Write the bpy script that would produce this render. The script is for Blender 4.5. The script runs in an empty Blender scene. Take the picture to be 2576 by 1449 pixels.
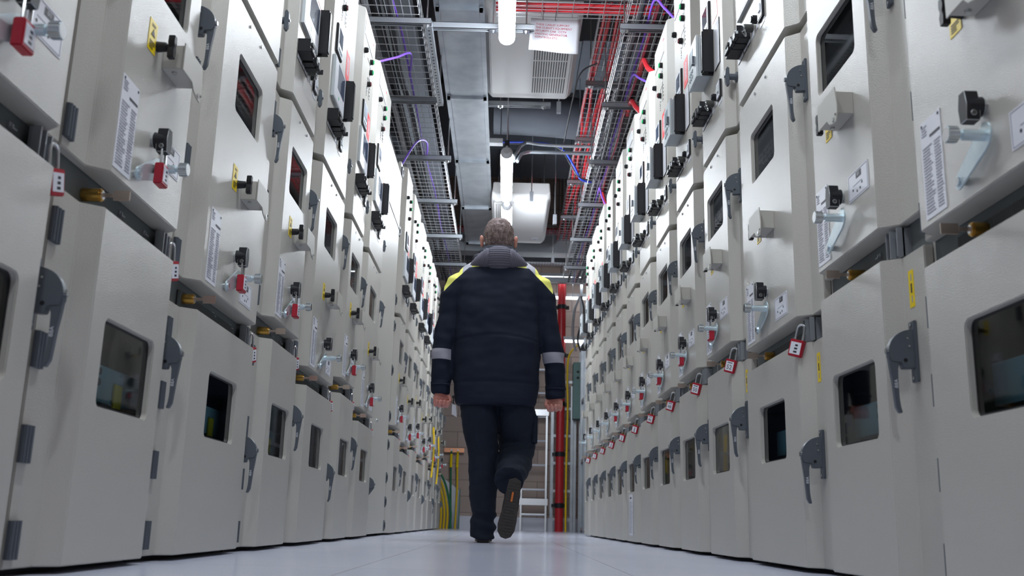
import bpy, bmesh, math, random
from mathutils import Vector, Matrix, noise
import numpy as np
random.seed(7)
S = bpy.context.scene
COL = S.collection
# ------------------------------------------------------------------ camera
PW, PH, FPX = 2576.0, 1449.0, 2480.0
def _n(v): return v / np.linalg.norm(v)
_F = _n(np.array([1267 - PW/2, 1312 - PH/2, FPX]))
_U = np.array([1557 - PW/2, -9580 - PH/2, FPX]); _U = _n(_U)
_U = _n(_U - _F*_U.dot(_F)); _R = np.cross(_F, _U)
if _R[0] < 0: _R = -_R
_M = np.array([_R, _F, _U])
cam = bpy.data.cameras.new('camera'); camo = bpy.data.objects.new('camera', cam); COL.objects.link(camo)
cam.sensor_width = 36; cam.lens = FPX/PW*36
camo.matrix_world = Matrix(((_M[0,0], -_M[0,1], -_M[0,2], 0.0), (_M[1,0], -_M[1,1], -_M[1,2], 0.0),
                            (_M[2,0], -_M[2,1], -_M[2,2], 0.11), (0, 0, 0, 1)))
cam.dof.use_dof = True; cam.dof.focus_distance = 3.9; cam.dof.aperture_fstop = 6.0
cam.clip_start = 0.05
S.camera = camo
# ------------------------------------------------------------------ world / exposure
S.view_settings.view_transform = 'Standard'; S.view_settings.look = 'None'
S.view_settings.gamma = 1; S.view_settings.use_curve_mapping = False
S.view_settings.exposure = 0.0
w = bpy.data.worlds.new('world'); S.world = w; w.use_nodes = True
w.node_tree.nodes['Background'].inputs[0].default_value = (0.75, 0.82, 1, 1)
w.node_tree.nodes['Background'].inputs[1].default_value = 0.05
TUBE_POWER = 104.0
# ------------------------------------------------------------------ materials
MT = {}
def mat(name, col, rough=0.5, metal=0.0, bump=None, spec=0.5, var=None, emit=None, coat=0.0):
    m = bpy.data.materials.new(name); m.use_nodes = True; nt = m.node_tree; b = nt.nodes['Principled BSDF']
    b.inputs['Base Color'].default_value = (*col, 1); b.inputs['Roughness'].default_value = rough
    b.inputs['Metallic'].default_value = metal; b.inputs['Specular IOR Level'].default_value = spec
    b.inputs['Coat Weight'].default_value = coat
    tc = nt.nodes.new('ShaderNodeTexCoord')
    if var:      # var = (scale, second colour, stretch)
        n = nt.nodes.new('ShaderNodeTexNoise'); n.inputs['Scale'].default_value = var[0]; n.inputs['Detail'].default_value = 5
        mp = nt.nodes.new('ShaderNodeMapping'); mp.inputs['Scale'].default_value = var[2] if len(var) > 2 else (1, 1, 1)
        mx = nt.nodes.new('ShaderNodeMix'); mx.data_type = 'RGBA'
        rp = nt.nodes.new('ShaderNodeValToRGB'); rp.color_ramp.elements[0].position = 0.38; rp.color_ramp.elements[1].position = 0.66
        nt.links.new(tc.outputs['Object'], mp.inputs[0]); nt.links.new(mp.outputs[0], n.inputs[0])
        nt.links.new(n.outputs['Fac'], rp.inputs[0]); nt.links.new(rp.outputs[0], mx.inputs[0])
        mx.inputs[6].default_value = (*col, 1); mx.inputs[7].default_value = (*var[1], 1)
        nt.links.new(mx.outputs[2], b.inputs['Base Color'])
    if bump:     # bump = (scale, strength, distance)
        n = nt.nodes.new('ShaderNodeTexNoise'); n.inputs['Scale'].default_value = bump[0]; n.inputs['Detail'].default_value = 2
        bp = nt.nodes.new('ShaderNodeBump'); bp.inputs['Strength'].default_value = bump[1]; bp.inputs['Distance'].default_value = bump[2]
        nt.links.new(tc.outputs['Object'], n.inputs[0]); nt.links.new(n.outputs['Fac'], bp.inputs['Height'])
        nt.links.new(bp.outputs[0], b.inputs['Normal'])
    if emit:
        b.inputs['Emission Color'].default_value = (*emit[0], 1); b.inputs['Emission Strength'].default_value = emit[1]
    MT[name] = m; return m
mat('cream_paint', (0.465, 0.445, 0.402), 0.31, 0, (480, 0.75, 0.0011), 0.9, (2.2, (0.445, 0.43, 0.39)))
mat('cream_smooth', (0.46, 0.445, 0.40), 0.42)
mat('slate_plastic', (0.085, 0.098, 0.118), 0.42)
mat('gap_dark', (0.10, 0.112, 0.112), 0.6)
mat('void', (0.02, 0.02, 0.022), 0.8)
mat('black_plastic', (0.013, 0.013, 0.016), 0.42, 0, None, 0.3)
mat('zinc', (0.66, 0.76, 0.78), 0.28, 0.6, (25, 0.1, 0.002), 0.5, (18, (0.55, 0.66, 0.72)))
mat('steel', (0.62, 0.64, 0.66), 0.25, 1.0)
mat('galvanised', (0.50, 0.53, 0.56), 0.34, 0.8, (9, 0.12, 0.004), 0.5, (7, (0.40, 0.43, 0.47)))
mat('tray_wire', (0.55, 0.56, 0.58), 0.35, 0.85)
mat('channel', (0.37, 0.39, 0.42), 0.42, 0.7)
mat('brass', (0.62, 0.38, 0.10), 0.28, 1.0)
mat('copper', (0.72, 0.34, 0.20), 0.35, 0.8)
mat('key_metal', (0.62, 0.52, 0.45), 0.3, 1.0)
mat('riser_red', (0.40, 0.015, 0.022), 0.35)
mat('notice_paper', (0.40, 0.40, 0.43), 0.6)
mat('notice_ink', (0.34, 0.012, 0.03), 0.6)
mat('red_lock', (0.40, 0.012, 0.03), 0.33)
mat('red_bright', (0.75, 0.02, 0.02), 0.35)
mat('red_sign', (0.80, 0.045, 0.05), 0.4)
mat('red_cable', (0.62, 0.02, 0.03), 0.4)
mat('pink_cable', (0.72, 0.10, 0.16), 0.4)
mat('purple_cable', (0.17, 0.07, 0.52), 0.4)
mat('blue_cable', (0.02, 0.06, 0.55), 0.4)
mat('black_cable', (0.022, 0.022, 0.026), 0.45)
mat('grey_cable', (0.28, 0.28, 0.30), 0.45)
mat('yellow', (0.80, 0.58, 0.0), 0.4)
mat('yellow_cable', (0.75, 0.50, 0.01), 0.4)
mat('green_cable', (0.02, 0.16, 0.07), 0.4)
mat('label_white', (0.72, 0.73, 0.78), 0.35)
mat('paper', (0.60, 0.60, 0.64), 0.6)
mat('print_grey', (0.30, 0.30, 0.36), 0.5)
mat('ink', (0.03, 0.03, 0.04), 0.5)
mat('red_ink', (0.62, 0.05, 0.09), 0.5)
mat('relay_grey', (0.56, 0.60, 0.62), 0.35)
mat('screen', (0.045, 0.065, 0.12), 0.08, 0, None, 0.8)
mat('lcd', (0.35, 0.44, 0.47), 0.2)
mat('green_lamp', (0.02, 0.30, 0.10), 0.2, emit=((0.05, 0.9, 0.3), 0.35))
mat('red_lamp', (0.16, 0.012, 0.012), 0.2)
mat('blue_slate', (0.10, 0.15, 0.20), 0.5)
mat('teal', (0.26, 0.42, 0.41), 0.5)
mat('interior', (0.055, 0.065, 0.07), 0.6)
mat('ac_white', (0.68, 0.67, 0.66), 0.4, 0, None, 0.4)
mat('slot_dark', (0.06, 0.06, 0.055), 0.7)
mat('duct_slate', (0.17, 0.19, 0.22), 0.5, 0.35, (3, 0.1, 0.01), 0.4, (2, (0.14, 0.155, 0.185)))
mat('slab', (0.22, 0.19, 0.17), 0.85, 0, (12, 0.3, 0.01), 0.3, (1.5, (0.18, 0.155, 0.14)))
mat('aluminium', (0.70, 0.71, 0.74), 0.3, 0.9)
mat('green_box', (0.10, 0.19, 0.18), 0.5)
mat('tube_emit', (1, 1, 1), 0.5, emit=((0.86, 0.93, 1.0), TUBE_POWER))
mat('tube_far', (1, 1, 1), 0.5, emit=((0.86, 0.93, 1.0), 9.0))
mat('tube_cap', (0.45, 0.46, 0.48), 0.45)
mat('skirting_paint', (0.62, 0.63, 0.70), 0.45)
mat('skin', (0.56, 0.27, 0.21), 0.5, 0, (90, 0.15, 0.002), 0.4, (14, (0.62, 0.24, 0.20)))
mat('sole', (0.035, 0.028, 0.024), 0.7, 0, (60, 0.5, 0.004))
mat('orange_mark', (0.55, 0.14, 0.02), 0.5)
mat('shoe_leather', (0.016, 0.015, 0.015), 0.5)
def glass_mat():
    m = bpy.data.materials.new('glass'); m.use_nodes = True; nt = m.node_tree; nt.nodes.clear()
    o = nt.nodes.new('ShaderNodeOutputMaterial'); mx = nt.nodes.new('ShaderNodeMixShader')
    t = nt.nodes.new('ShaderNodeBsdfTransparent'); t.inputs[0].default_value = (0.46, 0.58, 0.66, 1)
    g = nt.nodes.new('ShaderNodeBsdfGlossy'); g.inputs['Roughness'].default_value = 0.03
    f = nt.nodes.new('ShaderNodeFresnel'); f.inputs[0].default_value = 1.5
    ge = nt.nodes.new('ShaderNodeNewGeometry'); ma = nt.nodes.new('ShaderNodeMath'); ma.operation = 'MULTIPLY_ADD'; ma.inputs[1].default_value = -0.833; ma.inputs[2].default_value = 1.5
    nt.links.new(ge.outputs['Backfacing'], ma.inputs[0]); nt.links.new(ma.outputs[0], f.inputs[0])
    nt.links.new(f.outputs[0], mx.inputs[0]); nt.links.new(t.outputs[0], mx.inputs[1]); nt.links.new(g.outputs[0], mx.inputs[2])
    nt.links.new(mx.outputs[0], o.inputs[0]); MT['glass'] = m
glass_mat()
def floor_mat():
    m = mat('floor_vinyl', (0.60, 0.625, 0.76), 0.17, 0, (2.5, 0.04, 0.01), 0.6, (1.3, (0.68, 0.70, 0.82), (1, 0.4, 1)))
    nt = m.node_tree; b = nt.nodes['Principled BSDF']; tc = [n for n in nt.nodes if n.type == 'TEX_COORD'][0]
    sp = nt.nodes.new('ShaderNodeSeparateXYZ'); nt.links.new(tc.outputs['Object'], sp.inputs[0])
    def seam(sock, off, per):
        a = nt.nodes.new('ShaderNodeMath'); a.operation = 'ADD'; a.inputs[1].default_value = off
        p = nt.nodes.new('ShaderNodeMath'); p.operation = 'PINGPONG'; p.inputs[1].default_value = per/2
        c = nt.nodes.new('ShaderNodeMath'); c.operation = 'LESS_THAN'; c.inputs[1].default_value = 0.0011
        nt.links.new(sock, a.inputs[0]); nt.links.new(a.outputs[0], p.inputs[0]); nt.links.new(p.outputs[0], c.inputs[0]); return c
    sx = seam(sp.outputs[0], 0.33, 0.62); sy = seam(sp.outputs[1], 0.1, 2.4)
    mxn = nt.nodes.new('ShaderNodeMath'); mxn.operation = 'MAXIMUM'
    nt.links.new(sx.outputs[0], mxn.inputs[0]); nt.links.new(sy.outputs[0], mxn.inputs[1])
    old = b.inputs['Base Color'].links[0].from_socket
    mx = nt.nodes.new('ShaderNodeMix'); mx.data_type = 'RGBA'; mx.inputs[7].default_value = (0.13, 0.13, 0.16, 1)
    nt.links.new(mxn.outputs[0], mx.inputs[0]); nt.links.new(old, mx.inputs[6]); nt.links.new(mx.outputs[2], b.inputs['Base Color'])
floor_mat()
def block_mat():
    m = mat('blockwork', (0.42, 0.33, 0.29), 0.85, 0, (30, 0.3, 0.004)); nt = m.node_tree; b = nt.nodes['Principled BSDF']
    tc = [n for n in nt.nodes if n.type == 'TEX_COORD'][0]; mp = nt.nodes.new('ShaderNodeMapping'); mp.inputs['Rotation'].default_value = (math.pi/2, 0, 0)
    br = nt.nodes.new('ShaderNodeTexBrick'); br.inputs['Scale'].default_value = 1.0
    br.inputs['Brick Width'].default_value = 0.44; br.inputs['Row Height'].default_value = 0.215; br.inputs['Mortar Size'].default_value = 0.006
    br.inputs['Color1'].default_value = (0.43, 0.34, 0.30, 1); br.inputs['Color2'].default_value = (0.36, 0.285, 0.25, 1); br.inputs['Mortar'].default_value = (0.24, 0.19, 0.17, 1)
    nt.links.new(tc.outputs['Object'], mp.inputs[0]); nt.links.new(mp.outputs[0], br.inputs[0]); nt.links.new(br.outputs[0], b.inputs['Base Color'])
block_mat()
def cloth(name, col, scale=900, st=0.35):
    m = mat(name, col, 0.85, 0, (scale, st, 0.0008), 0.25, (5, tuple(c*1.25+0.001 for c in col))); return m
cloth('trouser_cloth', (0.009, 0.013, 0.024)); cloth('hood_cloth', (0.11, 0.105, 0.135)); cloth('hood_edge', (0.035, 0.038, 0.05))
def jacket_mat():
    m = cloth('jacket_cloth', (0.0085, 0.0125, 0.026)); nt = m.node_tree; b = nt.nodes['Principled BSDF']
    tc = [n for n in nt.nodes if n.type == 'TEX_COORD'][0]; sp = nt.nodes.new('ShaderNodeSeparateXYZ'); nt.links.new(tc.outputs['Object'], sp.inputs[0])
    def M(op, a, b_=None, c=None):
        n = nt.nodes.new('ShaderNodeMath'); n.operation = op
        for i, v in enumerate((a, b_, c)):
            if v is None: continue
            if isinstance(v, (int, float)): n.inputs[i].default_value = v
            else: nt.links.new(v, n.inputs[i])
        return n.outputs[0]
    ax = M('ABSOLUTE', sp.outputs[0]); z = sp.outputs[2]
    over = M('MAXIMUM', M('SUBTRACT', ax, 0.165), 0.0)
    line = M('SUBTRACT', 1.466, M('MULTIPLY', over, 0.98))
    yoke = M('MULTIPLY', M('GREATER_THAN', z, line), M('LESS_THAN', ax, 0.300))
    grey = M('MULTIPLY', M('GREATER_THAN', ax, 0.150), M('LESS_THAN', ax, 0.200))
    zz = M('ADD', z, M('MULTIPLY', ax, -0.04))
    band = M('MULTIPLY', M('MULTIPLY', M('GREATER_THAN', zz, 0.945), M('LESS_THAN', zz, 1.002)), M('GREATER_THAN', ax, 0.248))
    old = b.inputs['Base Color'].links[0].from_socket
    def mix(f, a, colr):
        x = nt.nodes.new('ShaderNodeMix'); x.data_type = 'RGBA'; nt.links.new(f, x.inputs[0]); nt.links.new(a, x.inputs[6]); x.inputs[7].default_value = (*colr, 1); return x.outputs[2]
    c = mix(yoke, old, (0.86, 0.84, 0.20)); c = mix(M('MULTIPLY', yoke, grey), c, (0.42, 0.42, 0.47)); c = mix(band, c, (0.36, 0.35, 0.41))
    nt.links.new(c, b.inputs['Base Color'])
jacket_mat()
def hair_mat():
    m = mat('hair', (0.10, 0.068, 0.062), 0.6, 0, None, 0.3, (75, (0.24, 0.18, 0.175), (1, 1, 0.25)))
    nt = m.node_tree; b = nt.nodes['Principled BSDF']; tc = [n for n in nt.nodes if n.type == 'TEX_COORD'][0]
    mp = nt.nodes.new('ShaderNodeMapping'); mp.inputs['Scale'].default_value = (1, 1, 0.2); n = nt.nodes.new('ShaderNodeTexNoise'); n.inputs['Scale'].default_value = 170; n.inputs['Detail'].default_value = 4
    bp = nt.nodes.new('ShaderNodeBump'); bp.inputs['Strength'].default_value = 0.9; bp.inputs['Distance'].default_value = 0.004
    nt.links.new(tc.outputs['Object'], mp.inputs[0]); nt.links.new(mp.outputs[0], n.inputs[0]); nt.links.new(n.outputs['Fac'], bp.inputs['Height']); nt.links.new(bp.outputs[0], b.inputs['Normal'])
hair_mat()
# ------------------------------------------------------------------ mesh builder
_txt = {}
def text_geo(s, size):
    if s not in _txt:
        cu = bpy.data.curves.new('tmp', 'FONT'); cu.body = s; cu.size = 1; cu.align_x = 'CENTER'; cu.align_y = 'CENTER'; cu.resolution_u = 2
        o = bpy.data.objects.new('tmp', cu); COL.objects.link(o)
        me = bpy.data.meshes.new_from_object(o.evaluated_get(bpy.context.evaluated_depsgraph_get()))
        _txt[s] = ([v.co.copy() for v in me.vertices], [list(p.vertices) for p in me.polygons])
        bpy.data.objects.remove(o); bpy.data.meshes.remove(me)
    v, f = _txt[s]; return [(a.x*size, a.y*size) for a in v], f
class MB:
    def __init__(s): s.v = []; s.f = []; s.m = []
    def poly(s, pts, m): 
        b = len(s.v); s.v += [tuple(p) for p in pts]; s.f.append(list(range(b, b+len(pts)))); s.m.append(m)
    def add(s, vs, fs, m):
        b = len(s.v); s.v += [tuple(p) for p in vs]
        for f in fs: s.f.append([b+i for i in f]); s.m.append(m)
    def box(s, x0, x1, y0, y1, z0, z1, m):
        s.add([(x0,y0,z0),(x1,y0,z0),(x1,y1,z0),(x0,y1,z0),(x0,y0,z1),(x1,y0,z1),(x1,y1,z1),(x0,y1,z1)],
              [(0,3,2,1),(4,5,6,7),(0,1,5,4),(1,2,6,5),(2,3,7,6),(3,0,4,7)], m); return s
    def cyl(s, p0, p1, r, m, n=12, r1=None, caps=True):
        p0 = Vector(p0); p1 = Vector(p1); r1 = r if r1 is None else r1; d = (p1-p0)
        if d.length < 1e-9: return s
        d.normalize(); a = d.orthogonal().normalized(); b = d.cross(a)
        vs = [p0 + (a*math.cos(t)+b*math.sin(t))*r for t in [2*math.pi*i/n for i in range(n)]] + [p1 + (a*math.cos(t)+b*math.sin(t))*r1 for t in [2*math.pi*i/n for i in range(n)]]
        fs = [(i, (i+1) % n, n+(i+1) % n, n+i) for i in range(n)]
        if caps: fs += [tuple(range(n-1, -1, -1)), tuple(range(n, 2*n))]
        s.add(vs, fs, m); return s
    def tube(s, pts, r, m, n=6, closed=False):
        pts = [Vector(p) for p in pts]; N = len(pts); rings = []
        a = None
        for i, p in enumerate(pts):
            d = (pts[(i+1) % N] - pts[i-1]) if closed else (pts[min(i+1, N-1)] - pts[max(i-1, 0)])
            d.normalize()
            a = d.orthogonal().normalized() if a is None else (a - d*a.dot(d)).normalized()
            b = d.cross(a); rr = r[i] if isinstance(r, (list, tuple)) else r
            rings.append([p + (a*math.cos(t)+b*math.sin(t))*rr for t in [2*math.pi*k/n for k in range(n)]])
        vs = [v for R in rings for v in R]; fs = []
        for i in range(N if closed else N-1):
            j = (i+1) % N
            for k in range(n): fs.append((i*n+k, i*n+(k+1) % n, j*n+(k+1) % n, j*n+k))
        if not closed: fs += [tuple(range(n-1, -1, -1)), tuple(range((N-1)*n, N*n))]
        s.add(vs, fs, m); return s
    def prism(s, pts, t0, t1, m, axis='z'):
        # pts 2D polygon; axis 'z': (x,y) extruded in z; 'x': (y,z) extruded in x; 'y': (x,z) extruded in y
        f = {'z': lambda a, b, t: (a, b, t), 'x': lambda a, b, t: (t, a, b), 'y': lambda a, b, t: (a, t, b)}[axis]
        n = len(pts); vs = [f(a, b, t0) for a, b in pts] + [f(a, b, t1) for a, b in pts]
        s.add(vs, [tuple(range(n-1, -1, -1)), tuple(range(n, 2*n))] + [(i, (i+1) % n, n+(i+1) % n, n+i) for i in range(n)], m); return s
    def text(s, t, o, ex, ey, size, m):
        v, f = text_geo(t, size); o = Vector(o); ex = Vector(ex); ey = Vector(ey)
        s.add([o + ex*a + ey*b for a, b in v], f, m)
    def loft(s, rings, m, n=24, caps=True):
        # ring = (centre, rx-vector, ry-vector[, squareness])
        vs = []; 
        for R in rings:
            c = Vector(R[0]); a = Vector(R[1]); b = Vector(R[2]); e = R[3] if len(R) > 3 else 1.0
            for k in range(n):
                t = 2*math.pi*k/n; ct, st = math.cos(t), math.sin(t)
                vs.append(c + a*math.copysign(abs(ct)**e, ct) + b*math.copysign(abs(st)**e, st))
        fs = [(i*n+k, i*n+(k+1) % n, (i+1)*n+(k+1) % n, (i+1)*n+k) for i in range(len(rings)-1) for k in range(n)]
        if caps: fs += [tuple(range(n-1, -1, -1)), tuple(range((len(rings)-1)*n, len(rings)*n))]
        s.add(vs, fs, m); return s
    def mesh(s, name, bevel=0, smooth=40, fixn=True):
        me = bpy.data.meshes.new(name); me.from_pydata(s.v, [], s.f)
        names = []
        for x in s.m:
            if x not in names: names.append(x)
        for x in names: me.materials.append(MT[x])
        me.polygons.foreach_set('material_index', [names.index(x) for x in s.m])
        bm = bmesh.new(); bm.from_mesh(me)
        if bevel or fixn: bmesh.ops.remove_doubles(bm, verts=bm.verts, dist=1e-5)
        if fixn: bmesh.ops.recalc_face_normals(bm, faces=bm.faces)
        if bevel:
            ed = [e for e in bm.edges if len(e.link_faces) == 2 and e.calc_face_angle(0) > math.radians(33)]
            bmesh.ops.bevel(bm, geom=ed, offset=bevel, segments=2, affect='EDGES', clamp_overlap=True)
        bm.to_mesh(me); bm.free()
        me.polygons.foreach_set('use_smooth', [True]*len(me.polygons)); me.set_sharp_from_angle(angle=math.radians(smooth)); me.update()
        return me
    def obj(s, name, parent=None, **k):
        o = bpy.data.objects.new(name, s.mesh(name, **k)); COL.objects.link(o)
        if parent is not None: o.parent = parent
        return o
def tag(o, label=None, cat=None, group=None, kind=None):
    if label: o['label'] = label
    if cat: o['category'] = cat
    if group: o['group'] = group
    if kind: o['kind'] = kind
    return o
def empty(name, loc=(0, 0, 0), rz=0.0, **k):
    o = bpy.data.objects.new(name, None); o.empty_display_size = 0.05; COL.objects.link(o); o.location = loc; o.rotation_euler = (0, 0, rz); return tag(o, **k)
def put(me, name, parent, loc=None):
    o = bpy.data.objects.new(name, me); COL.objects.link(o); o.parent = parent
    if loc: o.location = loc
    return o
def copy_tree(o, parent=None):
    c = o.copy(); COL.objects.link(c); c.parent = parent
    for ch in list(o.children): copy_tree(ch, c)
    return c
# ------------------------------------------------------------------ switchgear geometry
# panel frame: x along the row left to right when facing it, y into the cabinet (0 = door face), z up
YS, YB = 0.036, 0.056        # strip plane, front of carcass
DEPTH = 1.15
def rrect(x0, x1, z0, z1, r, n=5):
    P = []
    for cx, cz, a0 in ((x1-r, z0+r, -90), (x1-r, z1-r, 0), (x0+r, z1-r, 90), (x0+r, z0+r, 180)):
        P.append([(cx+r*math.cos(math.radians(a0+90*i/n)), cz+r*math.sin(math.radians(a0+90*i/n))) for i in range(n+1)])
    return P
def door_mesh(w, ml, mr, z0, z1, win=None, name='door'):
    b = MB(); g = 0.0035; c = 0.028; m = 'cream_paint'
    P = [(g, YB-0.002), (g, YS), (ml-c, YS), (ml, 0), (w-mr, 0), (w-mr+c, YS), (w-g, YS), (w-g, YB-0.002)]
    for i in range(len(P)-1):
        (xa, ya), (xb, yb) = P[i], P[i+1]
        if i == 3 and win:
            x0, x1, a0, a1 = win; C = rrect(x0, x1, a0, a1, 0.016)
            out = [(w-mr, z0), (w-mr, z1), (ml, z1), (ml, z0)]
            for k in range(4):
                arc = C[k]; o = out[k]
                for j in range(len(arc)-1): b.poly([(o[0], 0, o[1]), (arc[j+1][0], 0, arc[j+1][1]), (arc[j][0], 0, arc[j][1])], m)
                o2 = out[(k+1) % 4]; e = arc[-1]; s2 = C[(k+1) % 4][0]
                b.poly([(o[0], 0, o[1]), (o2[0], 0, o2[1]), (s2[0], 0, s2[1]), (e[0], 0, e[1])], m)
            loop = [p for arc in C for p in arc]; L = len(loop)
            for j in range(L):
                p, q = loop[j], loop[(j+1) % L]
                if (p[0]-q[0])**2+(p[1]-q[1])**2 < 1e-12: continue
                b.poly([(p[0], 0, p[1]), (q[0], 0, q[1]), (q[0], 0.014, q[1]), (p[0], 0.014, p[1])], m)
        else:
            b.poly([(xa, ya, z0), (xb, yb, z0), (xb, yb, z1), (xa, ya, z1)], m)
    b.poly([(x, y, z0) for x, y in P], m); b.poly([(x, y, z1) for x, y in P], m)
    return b.mesh(name, bevel=0.0022, smooth=40)
def pane_mesh(win):
    x0, x1, a0, a1 = win; b = MB(); C = rrect(x0-0.004, x1+0.004, a0-0.004, a1+0.004, 0.018); D = rrect(x0+0.005, x1-0.005, a0+0.005, a1-0.005, 0.012)
    o = [p for a in C for p in a]; i = [p for a in D for p in a]; n = len(o)
    b.poly([(p[0], 0.012, p[1]) for p in i], 'glass')
    for k in range(n): b.poly([(o[k][0], 0.0115, o[k][1]), (o[(k+1) % n][0], 0.0115, o[(k+1) % n][1]), (i[(k+1) % n][0], 0.0115, i[(k+1) % n][1]), (i[k][0], 0.0115, i[k][1])], 'black_plastic')
    return b.mesh('window_pane')
def handle_mesh(swing=0):
    # origin: bottom of the mounting plate on the strip plane (y=0 here), lever outwards = -y
    b = MB(); b.box(-0.013, 0.013, -0.007, 0, 0, 0.125, 'slate_plastic')
    body = [(0, 0.108)]
    for i in range(9):
        a = math.radians(90-90*i/8); body.append((-(0.006+0.052*math.cos(a)), 0.062+0.045*math.sin(a)))
    body += [(-0.059, 0.050), (-0.054, 0.040), (-0.034, 0.038), (-0.031, 0.026), (-0.020, 0.026), (-0.0, 0.028)]
    b.prism(body, -0.0085, 0.0085, 'slate_plastic', 'x')
    lev = [(-0.059, 0.052), (-0.057, 0.030), (-0.053, 0.0), (-0.0505, -0.035), (-0.049, -0.052), (-0.043, -0.064), (-0.037, -0.063), (-0.040, -0.050), (-0.0415, -0.035), (-0.042, 0.0), (-0.041, 0.026), (-0.036, 0.042)]
    if swing:
        a = math.radians(swing); px, pz = -0.048, 0.045
        lev = [(px+(y-px)*math.cos(a)+(z-pz)*math.sin(a), pz-(y-px)*math.sin(a)+(z-pz)*math.cos(a)) for y, z in lev]
    b.prism(lev, -0.0065, 0.0065, 'slate_plastic', 'x')
    b.cyl((0, -0.063, 0.062), (0, -0.055, 0.062), 0.007, 'steel', 10)
    for z, y in ((0.088, -0.020), (0.072, -0.017)): b.cyl((-0.010, y, z), (0.010, y, z), 0.0035, 'steel', 8)
    b.cyl((-0.0092, -0.026, 0.043), (0.0092, -0.026, 0.043), 0.0055, 'black_plastic', 10)
    for z in (0.118, 0.008): b.cyl((0, -0.009, z), (0, -0.006, z), 0.005, 'steel', 8)
    me_txt = 'ABB'
    for sx in (-1, 1): b.text(me_txt, (sx*0.0068, -0.047, -0.005), (0, 0, -1 if sx < 0 else -1), (0, -1 if sx > 0 else 1, 0), 0.010, 'label_white') if not swing else None
    return b.mesh('handle', bevel=0.0012)
def hinge_mesh():
    b = MB(); b.box(0, 0.034, -0.006, 0.0, 0, 0.063, 'slate_plastic')
    for x in (0.002, 0.013, 0.024): b.cyl((x+0.004, -0.006, 0), (x+0.004, -0.006, 0.063), 0.0045, 'slate_plastic', 8)
    return b.mesh('hinge')
def clasp_mesh():
    b = MB(); b.box(-0.030, 0.030, -0.012, 0.0, 0, 0.07, 'slate_plastic'); b.box(-0.004, 0.012, -0.018, -0.008, 0.022, 0.050, 'black_plastic'); b.box(0.010, 0.034, -0.016, 0, 0.012, 0.058, 'slate_plastic')
    return b.mesh('hinge', bevel=0.002)
def lines(b, x0, x1, z0, z1, n, m, y=-0.0016, ragged=0.35, seed=1, h=0.45):
    r = random.Random(seed); st = (z1-z0)/n
    for i in range(n):
        xe = x1-(x1-x0)*ragged*r.random(); z = z0+st*i; b.poly([(x0, y, z), (xe, y, z), (xe, y, z+st*h), (x0, y, z+st*h)], m)
def rating_mesh():   # 0.088 x 0.195
    b = MB(); b.box(0, 0.088, -0.001, 0, 0, 0.195, 'label_white'); lines(b, 0.006, 0.048, 0.010, 0.145, 22, 'print_grey', seed=3); lines(b, 0.056, 0.084, 0.010, 0.145, 22, 'print_grey', ragged=0.2, seed=5)
    b.poly([(0.040, -0.0016, 0.155), (0.084, -0.0016, 0.155), (0.084, -0.0016, 0.160), (0.040, -0.0016, 0.160)], 'ink'); lines(b, 0.006, 0.03, 0.165, 0.188, 4, 'print_grey', seed=7); b.cyl((0.008, -0.002, 0.188), (0.008, 0, 0.188), 0.003, 'ink', 6); b.cyl((0.08, -0.002, 0.188), (0.08, 0, 0.188), 0.003, 'ink', 6)
    return b.mesh('rating_label')
def yellow_mesh():
    b = MB(); b.box(0, 0.044, -0.001, 0, 0, 0.070, 'yellow'); lines(b, 0.006, 0.038, 0.006, 0.026, 4, 'ink', seed=2)
    b.prism([(0.012, 0.036), (0.032, 0.036), (0.022, 0.052)], -0.0018, 0, 'ink', 'y'); lines(b, 0.010, 0.036, 0.056, 0.064, 2, 'ink', seed=9)
    return b.mesh('warning_label')
def strip_yellow_mesh():
    b = MB(); b.box(0, 0.024, -0.001, 0, 0, 0.078, 'yellow'); b.box(0.010, 0.016, -0.0016, 0, 0.030, 0.050, 'ink'); b.box(0.012, 0.016, -0.0016, 0, 0.010, 0.024, 'print_grey'); b.box(0.012, 0.016, -0.0016, 0, 0.056, 0.070, 'print_grey')
    return b.mesh('warning_label')
def diagram_mesh(wd=0.125, h=0.066):
    b = MB(); b.box(0, wd, -0.001, 0, 0, h, 'label_white'); t = 0.0014
    for a in ((0.004, wd-0.004, 0.003, 0.0042), (0.004, wd-0.004, h-0.0042, h-0.003), (0.004, 0.0052, 0.003, h-0.003), (wd-0.0052, wd-0.004, 0.003, h-0.003)): b.box(a[0], a[1], -t, 0, a[2], a[3], 'print_grey')
    b.box(wd*0.42, wd*0.68, -t, 0, h*0.68, h*0.90, 'ink'); b.text('0/1', (wd*0.55, -0.0018, h*0.79), (1, 0, 0), (0, 0, 1), 0.012, 'label_white')
    for x, z in ((0.25, 0.35), (0.45, 0.22), (0.7, 0.4), (0.6, 0.25)): b.cyl((wd*x, -t, h*z), (wd*x, 0, h*z), 0.0035, 'ink', 8)
    b.box(wd*0.25, wd*0.7, -t, 0, h*0.48, h*0.50, 'print_grey')
    return b.mesh('diagram_label')
def wing_knob_mesh():
    b = MB(); b.cyl((0, 0, 0), (0, -0.022, 0), 0.012, 'black_plastic', 14, 0.010); b.cyl((0, -0.022, 0), (0, -0.028, 0), 0.007, 'black_plastic', 10)
    b.prism([(-0.007, -0.026), (-0.009, -0.010), (-0.005, 0), (-0.009, 0.010), (-0.007, 0.026), (0.007, 0.026), (0.009, 0.010), (0.005, 0), (0.009, -0.010), (0.007, -0.026)], -0.040, -0.026, 'black_plastic', 'y')
    return b.mesh('wing_knob', bevel=0.001)
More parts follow.
